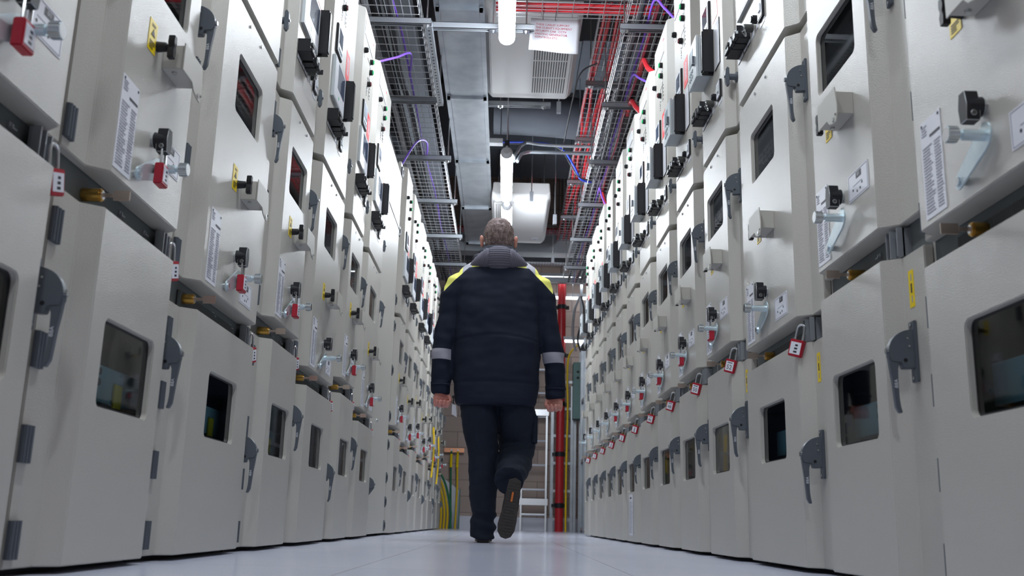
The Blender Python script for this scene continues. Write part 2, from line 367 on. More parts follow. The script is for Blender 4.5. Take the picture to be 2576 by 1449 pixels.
def lockbox_mesh():
    b = MB(); b.box(0, 0.105, -0.045, 0, 0, 0.055, 'cream_smooth')
    b.prism([(-0.004, -0.004), (0.060, -0.004), (0.075, -0.018), (0.100, -0.026), (0.122, -0.028), (0.132, -0.012), (0.132, 0.010), (0.120, 0.060), (-0.004, 0.060)], -0.049, -0.046, 'cream_smooth', 'y')
    b.cyl((0.02, -0.022, 0.003), (0.02, -0.022, -0.005), 0.006, 'steel', 10); b.cyl((0.105, -0.047, -0.016), (0.105, -0.051, -0.016), 0.007, 'steel', 10); b.cyl((0.122, -0.047, -0.010), (0.122, -0.051, -0.010), 0.004, 'slot_dark', 8)
    return b.mesh('lock_box', bevel=0.001)
def lockbox_tag_mesh():
    b = MB(); b.prism([(0, 0), (0.018, 0.008), (0.020, 0.030), (0.002, 0.030)], -0.0508, -0.0502, 'yellow', 'y'); return b.mesh('warning_label')
def knob_mesh():
    b = MB(); b.cyl((0, 0, 0), (0, -0.004, 0), 0.015, 'steel', 18)
    b.cyl((0, -0.004, 0), (0, -0.034, 0), 0.0185, 'black_plastic', 18, 0.0155); b.prism([(-0.012, -0.028), (0.012, -0.028), (0.016, 0), (0.010, 0.026), (-0.010, 0.026), (-0.016, 0)], -0.036, -0.012, 'black_plastic', 'y')
    b.cyl((-0.0165, -0.024, -0.016), (0.0165, -0.024, -0.016), 0.0055, 'slot_dark', 8)
    return b.mesh('selector_knob', bevel=0.001)
def arm_mesh():
    # origin at pivot screw; arm up to the right carrying the knurled bolt
    b = MB(); P0 = Vector((0, 0)); P1 = Vector((0.100, 0.046)); AX, AZ = 0.100, 0.046; d = (P1-P0).normalized(); nrm = Vector((-d.y, d.x)); pts = []
    for i in range(9): a = math.radians(90+180*i/8); pts.append(P0 + (d*math.cos(a)+nrm*math.sin(a))*0.015)
    pts += [P0 - nrm*0.016 + d*0.02, P1 - nrm*0.024 - d*0.012]
    for i in range(9): a = math.radians(-90+180*i/8); pts.append(P1 + (d*math.cos(a)+nrm*math.sin(a))*0.023)
    pts += [P1 + nrm*0.024 - d*0.012, P0 + nrm*0.016 + d*0.02]
    b.prism([(p.x, p.y) for p in pts], -0.012, -0.008, 'zinc', 'y')
    b.cyl((0, 0, 0), (0, -0.013, 0), 0.007, 'steel', 10); b.cyl((0, -0.012, 0), (0, -0.016, 0), 0.009, 'steel', 8)
    b.cyl((AX, -0.010, AZ), (AX, -0.050, AZ), 0.0095, 'zinc', 14); b.cyl((AX, -0.050, AZ), (AX, -0.057, AZ), 0.006, 'zinc', 10)
    b.cyl((AX, -0.057, AZ), (AX, -0.076, AZ), 0.0135, 'steel', 16)
    for k in range(12):
        a = k*math.pi/6; b.box(AX+0.0135*math.cos(a)-0.0012, AX+0.0135*math.cos(a)+0.0012, -0.075, -0.058, AZ+0.0135*math.sin(a)-0.0012, AZ+0.0135*math.sin(a)+0.0012, 'steel')
    return b.mesh('locking_arm', bevel=0.0006)
def screws_mesh():
    b = MB()
    for x in (-0.063, 0.063): b.cyl((x, 0, 0), (x, -0.004, 0), 0.0055, 'steel', 8)
    return b.mesh('screw')
def brass_mesh():
    b = MB(); b.cyl((0, 0.030, 0), (0, -0.006, 0), 0.013, 'brass', 16); b.cyl((0, -0.006, 0), (0, -0.009, 0), 0.0115, 'brass', 16); b.cyl((0, -0.0085, 0), (0, -0.0105, 0), 0.009, 'steel', 12)
    return b.mesh('interlock_barrel', bevel=0.0006)
def key_mesh():
    b = MB(); b.box(-0.0016, 0.0016, -0.030, -0.006, -0.004, 0.004, 'key_metal'); b.box(-0.0018, 0.0018, -0.062, -0.030, -0.010, 0.010, 'key_metal'); return b.mesh('key', bevel=0.0008)
def bracket_mesh(): # channel bracket in the gap, origin at its bottom on the strip plane
    b = MB(); b.box(-0.030, 0.022, 0.002, 0.006, 0, 0.062, 'channel'); b.box(-0.030, -0.026, -0.014, 0.004, 0, 0.062, 'channel'); b.box(-0.010, -0.006, -0.014, 0.004, 0, 0.062, 'channel')
    b.box(0.018, 0.022, -0.010, 0.020, 0, 0.062, 'channel'); b.cyl((0.005, -0.001, 0.02), (0.005, 0.003, 0.02), 0.005, 'steel', 8)
    return b.mesh('interlock_bracket')
def fix_mesh():
    b = MB(); b.box(-0.008, 0.008, -0.004, 0, 0, 0.012, 'channel'); b.box(-0.008, 0.008, -0.010, -0.004, 0.0, 0.003, 'channel'); b.cyl((0, -0.004, 0.007), (0, -0.007, 0.007), 0.003, 'steel', 8)
    return b.mesh('fixing_bracket')
def grille_mesh(w, z0, z1):
    b = MB(); x = 0.12
    b.box(0.12, w*0.80, YB-0.004, YB, z0-0.02, z1-0.024, 'void')
    while x < w*0.80: b.box(x, x+0.0022, YB-0.010, YB-0.004, z0-0.02, z1-0.024, 'gap_dark'); x += 0.0062
    return b.mesh('vent_grille')
def body_mesh(w, gz0, gz1, wl, wu):
    b = MB(); m = 'cream_smooth'; t = 0.004; H = 2.645
    b.box(0, t, YB, DEPTH, 0.02, H, m); b.box(w-t, w, YB, DEPTH, 0.02, H, m); b.box(0, w, DEPTH-t, DEPTH, 0.02, H, m); b.box(t, w-t, YB, DEPTH-t, H-t, H, m)
    b.box(t, w-t, YB, DEPTH-t, gz0-0.03, gz1+0.03, 'gap_dark'); b.box(t, w-t, YB, DEPTH-t, 1.50, 2.62, 'gap_dark')
    b.box(0.01, w-0.01, YB+0.01, DEPTH-t, 0.0, 0.035, 'void')
    # inner liners
    for (x0, x1, z0, z1) in ((t, w-t, 0.035, gz0-0.03), (t, w-t, gz1+0.03, 1.50)):
        b.poly([(x0, 0.45, z0), (x1, 0.45, z0), (x1, 0.45, z1), (x0, 0.45, z1)], 'interior'); b.poly([(x0+0.001, YB, z0), (x0+0.001, 0.45, z0), (x0+0.001, 0.45, z1), (x0+0.001, YB, z1)], 'interior'); b.poly([(x1-0.001, YB, z0), (x1-0.001, 0.45, z0), (x1-0.001, 0.45, z1), (x1-0.001, YB, z1)], 'interior')
        b.poly([(x0, YB, z1), (x1, YB, z1), (x1, 0.45, z1), (x0, 0.45, z1)], 'interior'); b.poly([(x0, YB, z0), (x1, YB, z0), (x1, 0.45, z0), (x0, 0.45, z0)], 'interior')
    return b.mesh('cabinet_body', fixn=False, smooth=20)
def inner_low_mesh(w, c, kind):
    b = MB()
    if kind == 0:
        b.box(c-0.17, w-0.02, 0.060, 0.44, 0.328, 0.402, 'teal'); b.box(c-0.17, w-0.02, 0.060, 0.40, 0.10, 0.316, 'black_plastic'); b.cyl((c+0.0, 0.054, 0.388), (c+0.0, 0.062, 0.388), 0.008, 'black_plastic', 10); b.cyl((c+0.0, 0.054, 0.366), (c+0.0, 0.062, 0.366), 0.008, 'black_plastic', 10)
        b.box(c+0.085, c+0.125, 0.054, 0.058, 0.322, 0.372, 'yellow'); b.box(c-0.16, c+0.16, 0.16, 0.40, 0.44, 0.56, 'duct_slate')
    elif kind == 1:
        for i, k in enumerate((-0.10, -0.02, 0.06)): b.cyl((c+k+0.03, 0.085, 0.05), (c+k+0.03, 0.085, 0.60), 0.020, 'red_cable', 10)
        b.box(c-0.15, c+0.15, 0.28, 0.34, 0.40, 0.50, 'interior'); b.box(c-0.13, c-0.06, 0.12, 0.125, 0.28, 0.35, 'yellow')
    else:
        b.box(c-0.12, c+0.14, 0.22, 0.44, 0.05, 0.44, 'interior'); b.tube([(c-0.06, 0.075, 0.10), (c-0.05, 0.07, 0.3), (c-0.01, 0.075, 0.42), (c+0.0, 0.08, 0.55)], 0.009, 'yellow_cable'); b.tube([(c-0.06, 0.15, 0.10), (c-0.05, 0.14, 0.3), (c+0.0, 0.15, 0.42), (c+0.01, 0.15, 0.55)], 0.010, 'green_cable')
        b.box(c-0.02, c+0.03, 0.046, 0.049, 0.335, 0.385, 'yellow'); b.cyl((c+0.05, 0.12, 0.31), (c+0.05, 0.15, 0.31), 0.012, 'red_lock', 8); b.box(c-0.02, w-0.02, 0.08, 0.20, 0.405, 0.445, 'relay_grey')
    return b.mesh('cable_box')
def inner_up_mesh(w, c):
    b = MB(); b.box(c-0.20, w-0.02, 0.16, 0.44, 0.95, 1.48, 'blue_slate')
    for z in (1.27, 1.345): b.box(c-0.08, c+0.12, 0.14, 0.16, z, z+0.012, 'red_lock')
    for x in (-0.09, 0.0, 0.09): b.cyl((c+x, 0.145, 1.20), (c+x, 0.145, 1.38), 0.008, 'duct_slate', 8)
    b.box(c-0.06, c+0.05, 0.18, 0.20, 1.345, 1.38, 'black_plastic')
    return b.mesh('breaker')
# low-voltage door fittings (origin on the door face, x from face left)
def hmi_mesh(W=0.26, H=0.19):
    b = MB(); b.box(0, W, -0.012, 0, 0, H, 'relay_grey'); b.box(0.006, W-0.006, -0.013, -0.011, 0.006, H-0.006, 'label_white')
    b.box(W*0.28, W*0.90, -0.0145, -0.012, H*0.36, H*0.93, 'screen'); b.box(W*0.42, W*0.46, -0.0145, -0.012, H*0.14, H*0.22, 'green_lamp'); b.text('ABB', (W*0.93, -0.0138, H*0.955), (1, 0, 0), (0, 0, 1), 0.010, 'red_ink')
    return b.mesh('relay', bevel=0.001)
def deep_relay_mesh(W=0.15, H=0.175):
    b = MB(); b.box(0, W, -0.05, 0, 0, H, 'relay_grey'); b.box(-0.004, W+0.004, -0.060, -0.050, -0.003, H+0.003, 'relay_grey')
    b.box(W*0.12, W*0.60, -0.0615, -0.059, H*0.48, H*0.88, 'lcd'); b.box(W*0.70, W*0.86, -0.072, -0.060, H*0.36, H*0.56, 'slate_plastic')
    for i in range(3):
        for j in range(2): b.box(W*(0.15+0.16*i), W*(0.25+0.16*i), -0.063, -0.060, H*(0.14+0.14*j), H*(0.22+0.14*j), 'lcd')
    return b.mesh('relay', bevel=0.0015)
def testblock_mesh():
    b = MB(); b.box(0, 0.034, -0.042, 0, 0, 0.185, 'black_plastic'); b.box(0.003, 0.031, -0.046, -0.042, 0.008, 0.178, 'black_plastic')
    for z in (-0.006, 0.185): b.box(0.010, 0.024, -0.02, 0, z, z+0.006, 'black_plastic')
    return b.mesh('test_block', bevel=0.0015)
def sheet_mesh(W=0.085, H=0.19):
    b = MB(); b.box(0, W, -0.003, 0, 0, H, 'black_plastic'); b.box(0.001, W-0.004, -0.0036, -0.003, 0.003, H-0.002, 'paper'); lines(b, 0.008, W-0.012, 0.01, H-0.01, 24, 'label_white', y=-0.004, seed=4)
    return b.mesh('instruction_card')
def meter_mesh():
    b = MB(); b.box(0, 0.125, -0.008, 0, 0, 0.13, 'black_plastic'); b.box(0.004, 0.121, -0.011, -0.008, 0.004, 0.126, 'label_white'); b.box(0.020, 0.105, -0.012, -0.010, 0.045, 0.118, 'lcd'); b.box(0.022, 0.103, -0.0125, -0.0115, 0.047, 0.116, 'screen')
    for i in range(4): b.box(0.022+0.022*i, 0.036+0.022*i, -0.0125, -0.011, 0.014, 0.026, 'lcd')
    return b.mesh('meter', bevel=0.001)
def redsign_mesh():
    b = MB(); b.box(0, 0.085, -0.0012, 0, 0, 0.135, 'red_sign')
    for i, x in enumerate((0.022, 0.038, 0.054)):
        z = 0.030
        while z < 0.108:
            L = 0.006+0.006*((i*7+int(z*1000)) % 3); b.box(x, x+0.009, -0.0018, 0, z, z+L, 'label_white'); z += L+0.003
    return b.mesh('warning_sign')
def socket_mesh():
    b = MB(); b.box(0, 0.075, -0.045, 0, 0.010, 0.060, 'black_plastic'); b.box(0.010, 0.065, -0.052, -0.045, 0.016, 0.030, 'black_plastic'); b.box(0.0, 0.078, -0.002, 0, -0.012, 0.004, 'label_white'); b.box(0.015, 0.050, -0.050, -0.045, 0.040, 0.052, 'slot_dark')
    return b.mesh('socket_block', bevel=0.001)
def push_mesh():
    b = MB(); b.box(0, 0.038, -0.040, 0, 0, 0.032, 'black_plastic'); b.box(0.004, 0.034, -0.052, -0.040, 0.004, 0.026, 'black_plastic'); b.box(0.022, 0.036, -0.050, -0.040, 0.016, 0.030, 'relay_grey'); b.box(0, 0.038, -0.002, 0, -0.016, -0.002, 'label_white'); b.box(0, 0.038, -0.0015, 0, -0.0175, -0.016, 'ink')
    return b.mesh('push_button', bevel=0.001)
def keysw_mesh():
    b = MB(); b.cyl((0, 0, 0), (0, -0.030, 0), 0.014, 'slot_dark', 14); b.cyl((0, -0.030, 0), (0, -0.034, 0), 0.012, 'steel', 14); b.box(-0.002, 0.002, -0.055, -0.034, -0.009, 0.009, 'black_plastic'); b.box(-0.018, 0.018, -0.002, 0, -0.034, -0.016, 'label_white')
    return b.mesh('key_switch')
def chain_mesh():
    b = MB(); n = 15
    for i in range(n):
        t = i/(n-1); p = Vector((-0.014+0.030*t, -0.036+0.012*math.sin(t*3.14), -0.028*math.sin(math.pi*t)))
        a = Vector((1, 0, 0)) if i % 2 else Vector((0, 1, 0)); c = Vector((0.6, 0, 0.8 if i % 2 else -0.8))
        b.tube([p + a*0.0022*math.cos(u) + Vector((0, 0, 1))*0.0032*math.sin(u) for u in [k*math.pi/3 for k in range(6)]], 0.0007, 'steel', 4, closed=True)
    return b.mesh('chain')
def frame_mesh():
    b = MB(); b.box(0, 0.055, -0.008, 0, 0, 0.070, 'black_plastic'); b.box(0.004, 0.051, -0.0095, -0.008, 0.005, 0.065, 'label_white'); b.box(0.018, 0.040, -0.013, -0.009, 0.025, 0.050, 'relay_grey')
    b.box(0.010, 0.046, -0.0100, -0.009, 0.018, 0.0195, 'ink'); b.box(0.045, 0.0465, -0.010, -0.009, 0.01, 0.06, 'ink'); b.box(0, 0.055, -0.0015, 0, -0.020, -0.004, 'label_white')
    return b.mesh('position_indicator')
def round_mesh(colour):
    b = MB(); b.cyl((0, 0, 0), (0, -0.016, 0), 0.0145, 'black_plastic', 16); b.cyl((0, -0.016, 0), (0, -0.021, 0), 0.011, colour, 14); b.box(-0.012, 0.012, -0.0012, 0, -0.034, -0.020, 'label_white'); b.box(-0.012, 0.012, -0.0016, -0.0012, -0.035, -0.034, 'print_grey')
    return b.mesh('indicator_lamp')
def name_mesh(W=0.29):
    b = MB(); b.box(0, W, -0.0016, 0, 0, 0.075, 'label_white'); b.box(0.002, W-0.002, -0.002, 0, 0.0, 0.0012, 'ink'); b.box(0.0, 0.0014, -0.002, 0, 0, 0.075, 'print_grey'); b.box(W*0.35, W*0.97, -0.0022, 0, 0.004, 0.062, 'paper'); b.box(W*0.90, W, -0.0022, 0, 0.068, 0.078, 'red_ink')
    return b.mesh('name_plate')
def mimic_mesh():
    b = MB(); t = -0.0014
    b.box(0.10, 0.1025, t, 0, 0.02, 0.20, 'ink'); b.box(0.04, 0.10, t, 0, 0.11, 0.1125, 'ink'); b.box(0.04, 0.042, t, 0, 0.06, 0.11, 'ink'); b.box(0.0, 0.12, t, 0, 0.20, 0.202, 'ink')
    for i in range(5): b.box(0.120, 0.128+0.006*(i % 2), t, 0, 0.02+0.02*i, 0.026+0.02*i, 'ink'); b.box(0.02, 0.028+0.004*(i % 3), t, 0, 0.0+0.012*i, 0.004+0.012*i, 'ink')
    return b.mesh('mimic_diagram')
def tknob_mesh():
    b = MB(); b.cyl((0, 0, 0), (0, -0.030, 0), 0.012, 'slate_plastic', 12); b.cyl((0, 0, 0), (0, -0.006, 0), 0.020, 'slate_plastic', 16)
    pts = [(-0.030, -0.033), (-0.030, 0.033), (-0.037, 0.038), (-0.044, 0.026), (-0.046, 0), (-0.044, -0.026), (-0.037, -0.038)]
    b.prism(pts, -0.009, 0.009, 'slate_plastic', 'x'); b.cyl((0, -0.046, 0), (0, -0.049, 0), 0.006, 'steel', 10)
    return b.mesh('door_knob', bevel=0.002)
def padlock_mesh(txt=None):
    # shackle top at origin, body hangs along -z; front face -y
    b = MB(); h = 0.016
    b.tube([(-0.011, 0, -0.050), (-0.011, 0, -0.012)] + [(0.011*math.cos(math.radians(180-22.5*i)), 0, -0.012+0.011*math.sin(math.radians(180-22.5*i))) for i in range(1, 8)] + [(0.011, 0, -0.012), (0.011, 0, -0.050)], 0.0031, 'steel', 8)
    return b
def lock_parts(parent, txt):
    b = padlock_mesh(); o = b.obj('shackle', parent)
    c = MB(); c.box(-0.020, 0.020, -0.0095, 0.0095, -0.090, -0.043, 'red_lock'); c.obj('lock_body', parent, bevel=0.002)
    l = MB(); l.box(-0.0155, 0.0155, -0.0103, -0.0094, -0.083, -0.050, 'label_white')
    if txt: l.text(txt, (0, -0.0106, -0.071), (1, 0, 0), (0, 0, 1), 0.022, 'ink'); l.box(-0.010, 0.010, -0.0106, -0.010, -0.056, -0.0535, 'ink')
    else:
        for i in range(3): l.box(-0.004+0.001*i, 0.006, -0.0106, -0.010, -0.079+0.009*i, -0.074+0.009*i, 'ink')
    l.obj('tag', parent)
SH = dict(handle=handle_mesh(), handle_open=handle_mesh(-28), hinge=hinge_mesh(), rating=rating_mesh(), yellow=yellow_mesh(), syellow=strip_yellow_mesh(), diagram=diagram_mesh(), wing=wing_knob_mesh(),
          box=lockbox_mesh(), boxtag=lockbox_tag_mesh(), knob=knob_mesh(), arm=arm_mesh(), brass=brass_mesh(), key=key_mesh(), bracket=bracket_mesh(), hmi=hmi_mesh(), deep=deep_relay_mesh(),
          tblock=testblock_mesh(), card=sheet_mesh(), meter=meter_mesh(), red=redsign_mesh(), sock=socket_mesh(), push=push_mesh(), ksw=keysw_mesh(), chain=chain_mesh(), frame=frame_mesh(),
          rg=round_mesh('green_lamp'), rr=round_mesh('red_lamp'), rb=round_mesh('black_plastic'), name=name_mesh(), mimic=mimic_mesh(), tknob=tknob_mesh(), clasp=clasp_mesh(), fix=fix_mesh())
_sc = MB(); _sc.cyl((0, 0, 0), (0, -0.004, 0), 0.0055, 'steel', 8); SH['screw'] = _sc.mesh('screw')
GEO = {('L', 'A'): (0.14, 0.40, 0.08), ('L', 'B'): (0.125, 0.565, 0.085), ('R', 'A'): (0.07, 0.40, 0.14), ('R', 'B'): (0.07, 0.56, 0.135)}
def zz(T): # gap bottom, gap top, breaker fittings offset, handle bottoms
    return (0.675, 0.747, 0.0, 0.405, 1.243) if T == 'A' else (0.605, 0.677, -0.072, 0.238, 1.288)
def make_panel(row, T, inner):
    ml, fw, mr = GEO[row, T]; w_ = ml+fw+mr; c = ml+fw/2; g0, g1, dz, hl, hu = zz(T)
    root = empty('switchgear_panel'); root['w'] = w_
    winl = (c-0.135, c+0.135, 0.303, 0.472); winu = (c-0.137, c+0.127, 1.207, 1.376)
    put(body_mesh(w_, g0, g1, winl, winu), 'cabinet_body', root)
    put(inner_low_mesh(w_, c, inner), 'cable_box', root); put(inner_up_mesh(w_, c), 'breaker', root)
    hx = ml+fw+(0.052 if row == 'L' else 0.066)
    # lower door
    d = put(door_mesh(w_, ml, mr, 0.013, g0, winl), 'door', root); tag(d, 'tall lower door of the cable compartment with a window')
    put(pane_mesh(winl), 'window_pane', d); put(SH['handle'], 'handle', d, (hx, YS, hl))
    for z in ((0.028, 0.185, 0.346, 0.570) if T == 'A' else (0.028, 0.185, 0.346, 0.500)): put(SH['hinge'], 'hinge', d, (0.004, YS, z))
    put(SH['syellow'], 'warning_label', d, (w_-mr+0.034 if row == 'L' else w_-0.085, YS, g0-0.115))
    # breaker door
    d = put(door_mesh(w_, ml, mr, g1, 1.520, winu), 'door', root); tag(d, 'middle breaker door with a window, knob and locking arm')
    put(pane_mesh(winu), 'window_pane', d); put(SH['handle'], 'handle', d, (hx, YS, hu))
    for z in ((0.766, 1.087, 1.402) if T == 'A' else (0.694, 0.936, 1.168)): put(SH['hinge'], 'hinge', d, (0.004, YS, z))
    off = -0.195 if T == 'A' else -0.25
    put(SH['rating'], 'rating_label', d, (c+off, 0, 0.762+dz)); put(SH['yellow'], 'warning_label', d, (c-0.097, 0, 1.062+dz)); put(SH['wing'], 'wing_knob', d, (c-0.045, 0, 1.088+dz))
    put(SH['box'], 'lock_box', d, (c-0.005, 0, 1.058+dz));
    put(SH['knob'], 'selector_knob', d, (c-0.005, 0, 0.888+dz)); put(SH['arm'], 'locking_arm', d, (c-0.088, 0, 0.784+dz))
    put(SH['diagram'], 'diagram_label', d, (c+0.04, 0, 0.855) if T == 'A' else (c+0.075, 0, 0.705))
    for x in (-0.063, 0.063): put(SH['screw'], 'screw', d, (c+x, 0, 1.495))
    # gap hardware
    bx = ml+0.02 if row == 'L' else ml+0.16; put(SH['brass'], 'interlock_barrel', root, (bx, 0.026, g0+0.030)); put(SH['key'], 'key', root, (bx, 0.026, g0+0.030)); put(SH['bracket'], 'interlock_bracket', root, (w_-mr+0.012, YS, g0+0.004))
    for q in (0.55, 0.78): put(SH['fix'], 'fixing_bracket', root, (w_*q, YB, g1-0.030))
    if T == 'B': put(grille_mesh(w_, g0, g1), 'vent_grille', root)
    # low-voltage door
    d = put(door_mesh(w_, ml, mr, 1.548, 2.66), 'door', root); tag(d, 'top instrument door with relay, meter and lamps')
    for z in (1.594, 2.10, 2.55): put(SH['hinge'], 'hinge', d, (0.004, YS, z))
    put(SH['tknob'], 'door_knob', d, (w_-mr+0.055, YS, 1.732))
    x = ml
    if row == 'L' or T == 'B':
        put(SH['hmi'], 'relay', d, (x+0.035 if T == 'A' else x+0.05, 0, 1.838)); put(SH['tblock'], 'test_block', d, (x+0.315 if T == 'A' else x+0.35, 0, 1.858))
        put(SH['meter'], 'meter', d, (x+0.08, 0, 2.060)); put(SH['red'], 'warning_sign', d, (x+0.27 if T == 'A' else x+0.35, 0, 2.062))
    else:
        put(SH['deep'], 'relay', d, (x+0.035, 0, 1.862)); put(SH['tblock'], 'test_block', d, (x+0.205, 0, 1.855)); put(SH['card'], 'instruction_card', d, (x+0.265, 0, 1.845))
        put(SH['meter'], 'meter', d, (x+0.07, 0, 2.060)); put(SH['red'], 'warning_sign', d, (x+0.235, 0, 2.062))
    put(SH['sock'], 'socket_block', d, (x+0.015, 0, 1.705))
    for k in range(2): put(SH['push'], 'push_button', d, (x+0.100+0.044*k, 0, 1.712 + 0.0*k))
    put(SH['ksw'], 'key_switch', d, (x+0.215, 0, 1.730)); put(SH['chain'], 'chain', d, (x+0.215, 0, 1.730)); put(SH['rb'], 'control_knob', d, (x+0.265, 0, 1.735)); put(SH['frame'], 'position_indicator', d, (x+0.305, 0, 1.700))
    put(SH['rg'], 'indicator_lamp', d, (x+0.25, 0, 2.475)); put(SH['rg'], 'indicator_lamp', d, (x+0.25, 0, 2.415)); put(SH['rr'], 'indicator_lamp', d, (x+0.20, 0, 2.325)); put(SH['rb'], 'indicator_lamp', d, (x+0.04, 0, 2.440))
    put(SH['name'], 'name_plate', d, (x+0.02, 0, 2.525)); put(SH['mimic'], 'mimic_diagram', d, (x+0.15, 0, 2.250))
    return root
PROTO = {}
ORD = ['nearest', 'second', 'third', 'fourth', 'fifth', 'sixth', 'seventh', 'eighth', 'ninth', 'tenth', 'eleventh', 'twelfth', 'thirteenth']
def place_panel(row, T, inner, xl, yl, rz, label, group):
    key = (row, T, inner)
    if key not in PROTO: PROTO[key] = make_panel(*key); o = PROTO[key]
    else: o = copy_tree(PROTO[key])
    o.location = (xl, yl, 0); o.rotation_euler = (0, 0, rz); tag(o, label, 'switchgear panel', group); return o
XLF = -0.776
def to_world(o_loc, rz, p):
    c, s = math.cos(rz), math.sin(rz); return (o_loc[0]+c*p[0]-s*p[1], o_loc[1]+s*p[0]+c*p[1], p[2])
def add_lock(base, rz, p, txt, label, group, tilt=(0, 0, 0)):
    r = empty('padlock', to_world(base, rz, p)); r.rotation_euler = (tilt[0], tilt[1], rz+tilt[2]); lock_parts(r, txt); return tag(r, label, 'padlock', group)
# left row, nearest seven: far face edges
LEFT = [('A', 1.583, 0, True), ('A', 2.203, 0, True), ('B', 2.974, 0, True), ('A', 3.600, 0, True), ('B', 4.371, 0, False), ('A', 4.997, 1, True), ('B', 5.768, 2, True)]
RZL = math.pi/2; RZR = -math.pi/2 + 0.0071
panelsL = []
def lock_set(row, T, base, rz, knob, txt, where, grp, gtxt=None, gap=True):
    ml, fw, mr = GEO[row, T]; w_ = ml+fw+mr; c = ml+fw/2; g0, g1, dz, hl, hu = zz(T)
    if knob: add_lock(base, rz, (c-0.005, -0.026, 0.888+dz-0.012), None, 'red padlock on the black knob, %s' % where, grp+' on the breaker doors')
    if gap: add_lock(base, rz, (w_-mr+0.016, YS-(0.022 if row == 'L' else 0.026), g0+0.048), gtxt, 'red padlock%s in the gap above the lower door, %s' % ((' marked %s' % gtxt) if gtxt else '', where), grp+' in the gap above the lower doors', tilt=(0.05, -0.25 if row == 'L' else 0.30, -0.15 if row == 'L' else 0.80))
for i, (T, F, inner, lk) in enumerate(LEFT):
    ml, fw, mr = GEO['L', T]; y = F-ml-fw
    where = '%s left-row panel from camera' % ORD[i]
    lab = '%s cream switchgear panel, %s from the camera in the left row before the plain filler' % ('narrow' if T == 'A' else 'wide', ORD[i])
    o = place_panel('L', T, inner, XLF, y, RZL, lab, 'switchgear panels in the near left row'); panelsL.append(o)
    lock_set('L', T, (XLF, y), RZL, lk, None, where, 'red padlocks of the near left row')
# opened handle on the seventh panel's lower door
for d in panelsL[6].children:
    if d.name.startswith('door') and min(v.co.z for v in d.data.vertices) < 0.1:
        for h in d.children:
            if h.name.startswith('handle'): h.data = SH['handle_open']
# filler cabinet
FY0, FY1 = 5.768+0.086, 6.818
fil = empty('filler_cabinet', (XLF, FY0, 0), RZL, label='plain cream filler cabinet without windows between the two left-hand panel groups', cat='cabinet')
b = MB(); b.box(0, FY1-FY0, YS+0.004, DEPTH, 0.02, 2.52, 'cream_smooth'); b.obj('cabinet_body', fil, bevel=0.003)
b = MB(); b.box(0.004, FY1-FY0-0.008, YS-0.004, YS+0.003, 0.015, 2.13, 'cream_smooth'); b.obj('front_cover', fil, bevel=0.002)
b = MB(); b.box(0.004, FY1-FY0-0.008, YS-0.004, YS+0.003, 2.142, 2.53, 'cream_smooth'); b.obj('front_cover', fil, bevel=0.002)
b = MB(); b.cyl((0.30, YS-0.004, 0.70), (0.30, YS-0.012, 0.70), 0.012, 'steel', 12); b.obj('bolt', fil)
# left row, far group
LEFT2 = [('A', 7.36, 2), ('B', 8.131, 2), ('A', 8.757, 0), ('B', 9.528, 2), ('A', 10.154, 2), ('B', 10.925, 0), ('A', 11.551, 2), ('B', 12.322, 2)]
for i, (T, F, inner) in enumerate(LEFT2):
    ml, fw, mr = GEO['L', T]; y = F-ml-fw
    o = place_panel('L', T, inner, XLF-0.006, y, RZL, '%s cream switchgear panel, %s past the plain filler in the far left row' % ('narrow' if T == 'A' else 'wide', ORD[i] if i else 'first'), 'switchgear panels in the far left row')
    lock_set('L', T, (XLF-0.006, y), RZL, True, None, '%s left panel past the filler' % (ORD[i] if i else 'first'), 'red padlocks of the far left row')
    if i == 0: first_far = o
for ch in first_far.children:
    if not ch.name.startswith('door'): continue
    for h in list(ch.children):
        if h.name.startswith('hinge'): h.data = SH['clasp']; h.location.x = 0.034
# right row
RIGHT = [('B', 1.830, 0, False, None), ('A', 2.441, 0, False, None), ('B', 3.207, 0, False, '53'), ('A', 3.818, 2, True, '52'), ('A', 4.429, 2, True, '50'), ('A', 5.040, 1, True, '48'), ('A', 5.651, 2, True, '46'),
         ('A', 6.262, 2, True, '43'), ('A', 6.873, 2, True, '41'), ('A', 7.484, 0, False, '39'), ('A', 8.095, 2, False, None), ('A', 8.706, 2, False, None), ('A', 9.317, 0, False, None)]
for i, (T, F, inner, lk, num) in enumerate(RIGHT):
    ml, fw, mr = GEO['R', T]; y = F+ml; x = 0.8078-0.0071*y
    # panel frame: x+ -> -Y, y+ -> +X
    where = '%s right-row panel from camera' % ORD[i]
    o = place_panel('R', T, inner, x, y, RZR, '%s cream switchgear panel, %s from the camera in the right row' % ('narrow' if T == 'A' else 'wide', ORD[i]), 'switchgear panels in the right row')
    lock_set('R', T, (x, y), RZR, lk, None, where, 'red padlocks of the right row', num if num in ('52', '50', '48', '46') else None, gap=i > 1)
    if i == 5: 
        b = MB(); b.box(0, 0.10, -0.0012, 0, 0, 0.24, 'paper'); lines(b, 0.01, 0.09, 0.01, 0.20, 24, 'print_grey', seed=8); 
# paper notice on the seventh right panel's lower door
T, F, inner, lk, num = RIGHT[7]; ml, fw, mr = GEO['R', T]
b = MB(); b.box(0, 0.16, -0.0012, 0, 0, 0.24, 'paper'); lines(b, 0.015, 0.145, 0.015, 0.20, 26, 'print_grey', seed=8); b.box(0.04, 0.10, -0.002, 0, 0.212, 0.222, 'ink')
o = b.obj('paper_notice'); o.location = to_world((0.8078-0.0071*(F+ml), F+ml), RZR, (ml+0.12, -0.001, 0.05)); o.rotation_euler = (0, 0, RZR); tag(o, 'white printed paper sheet taped low on a right-row door below its window', 'notice')
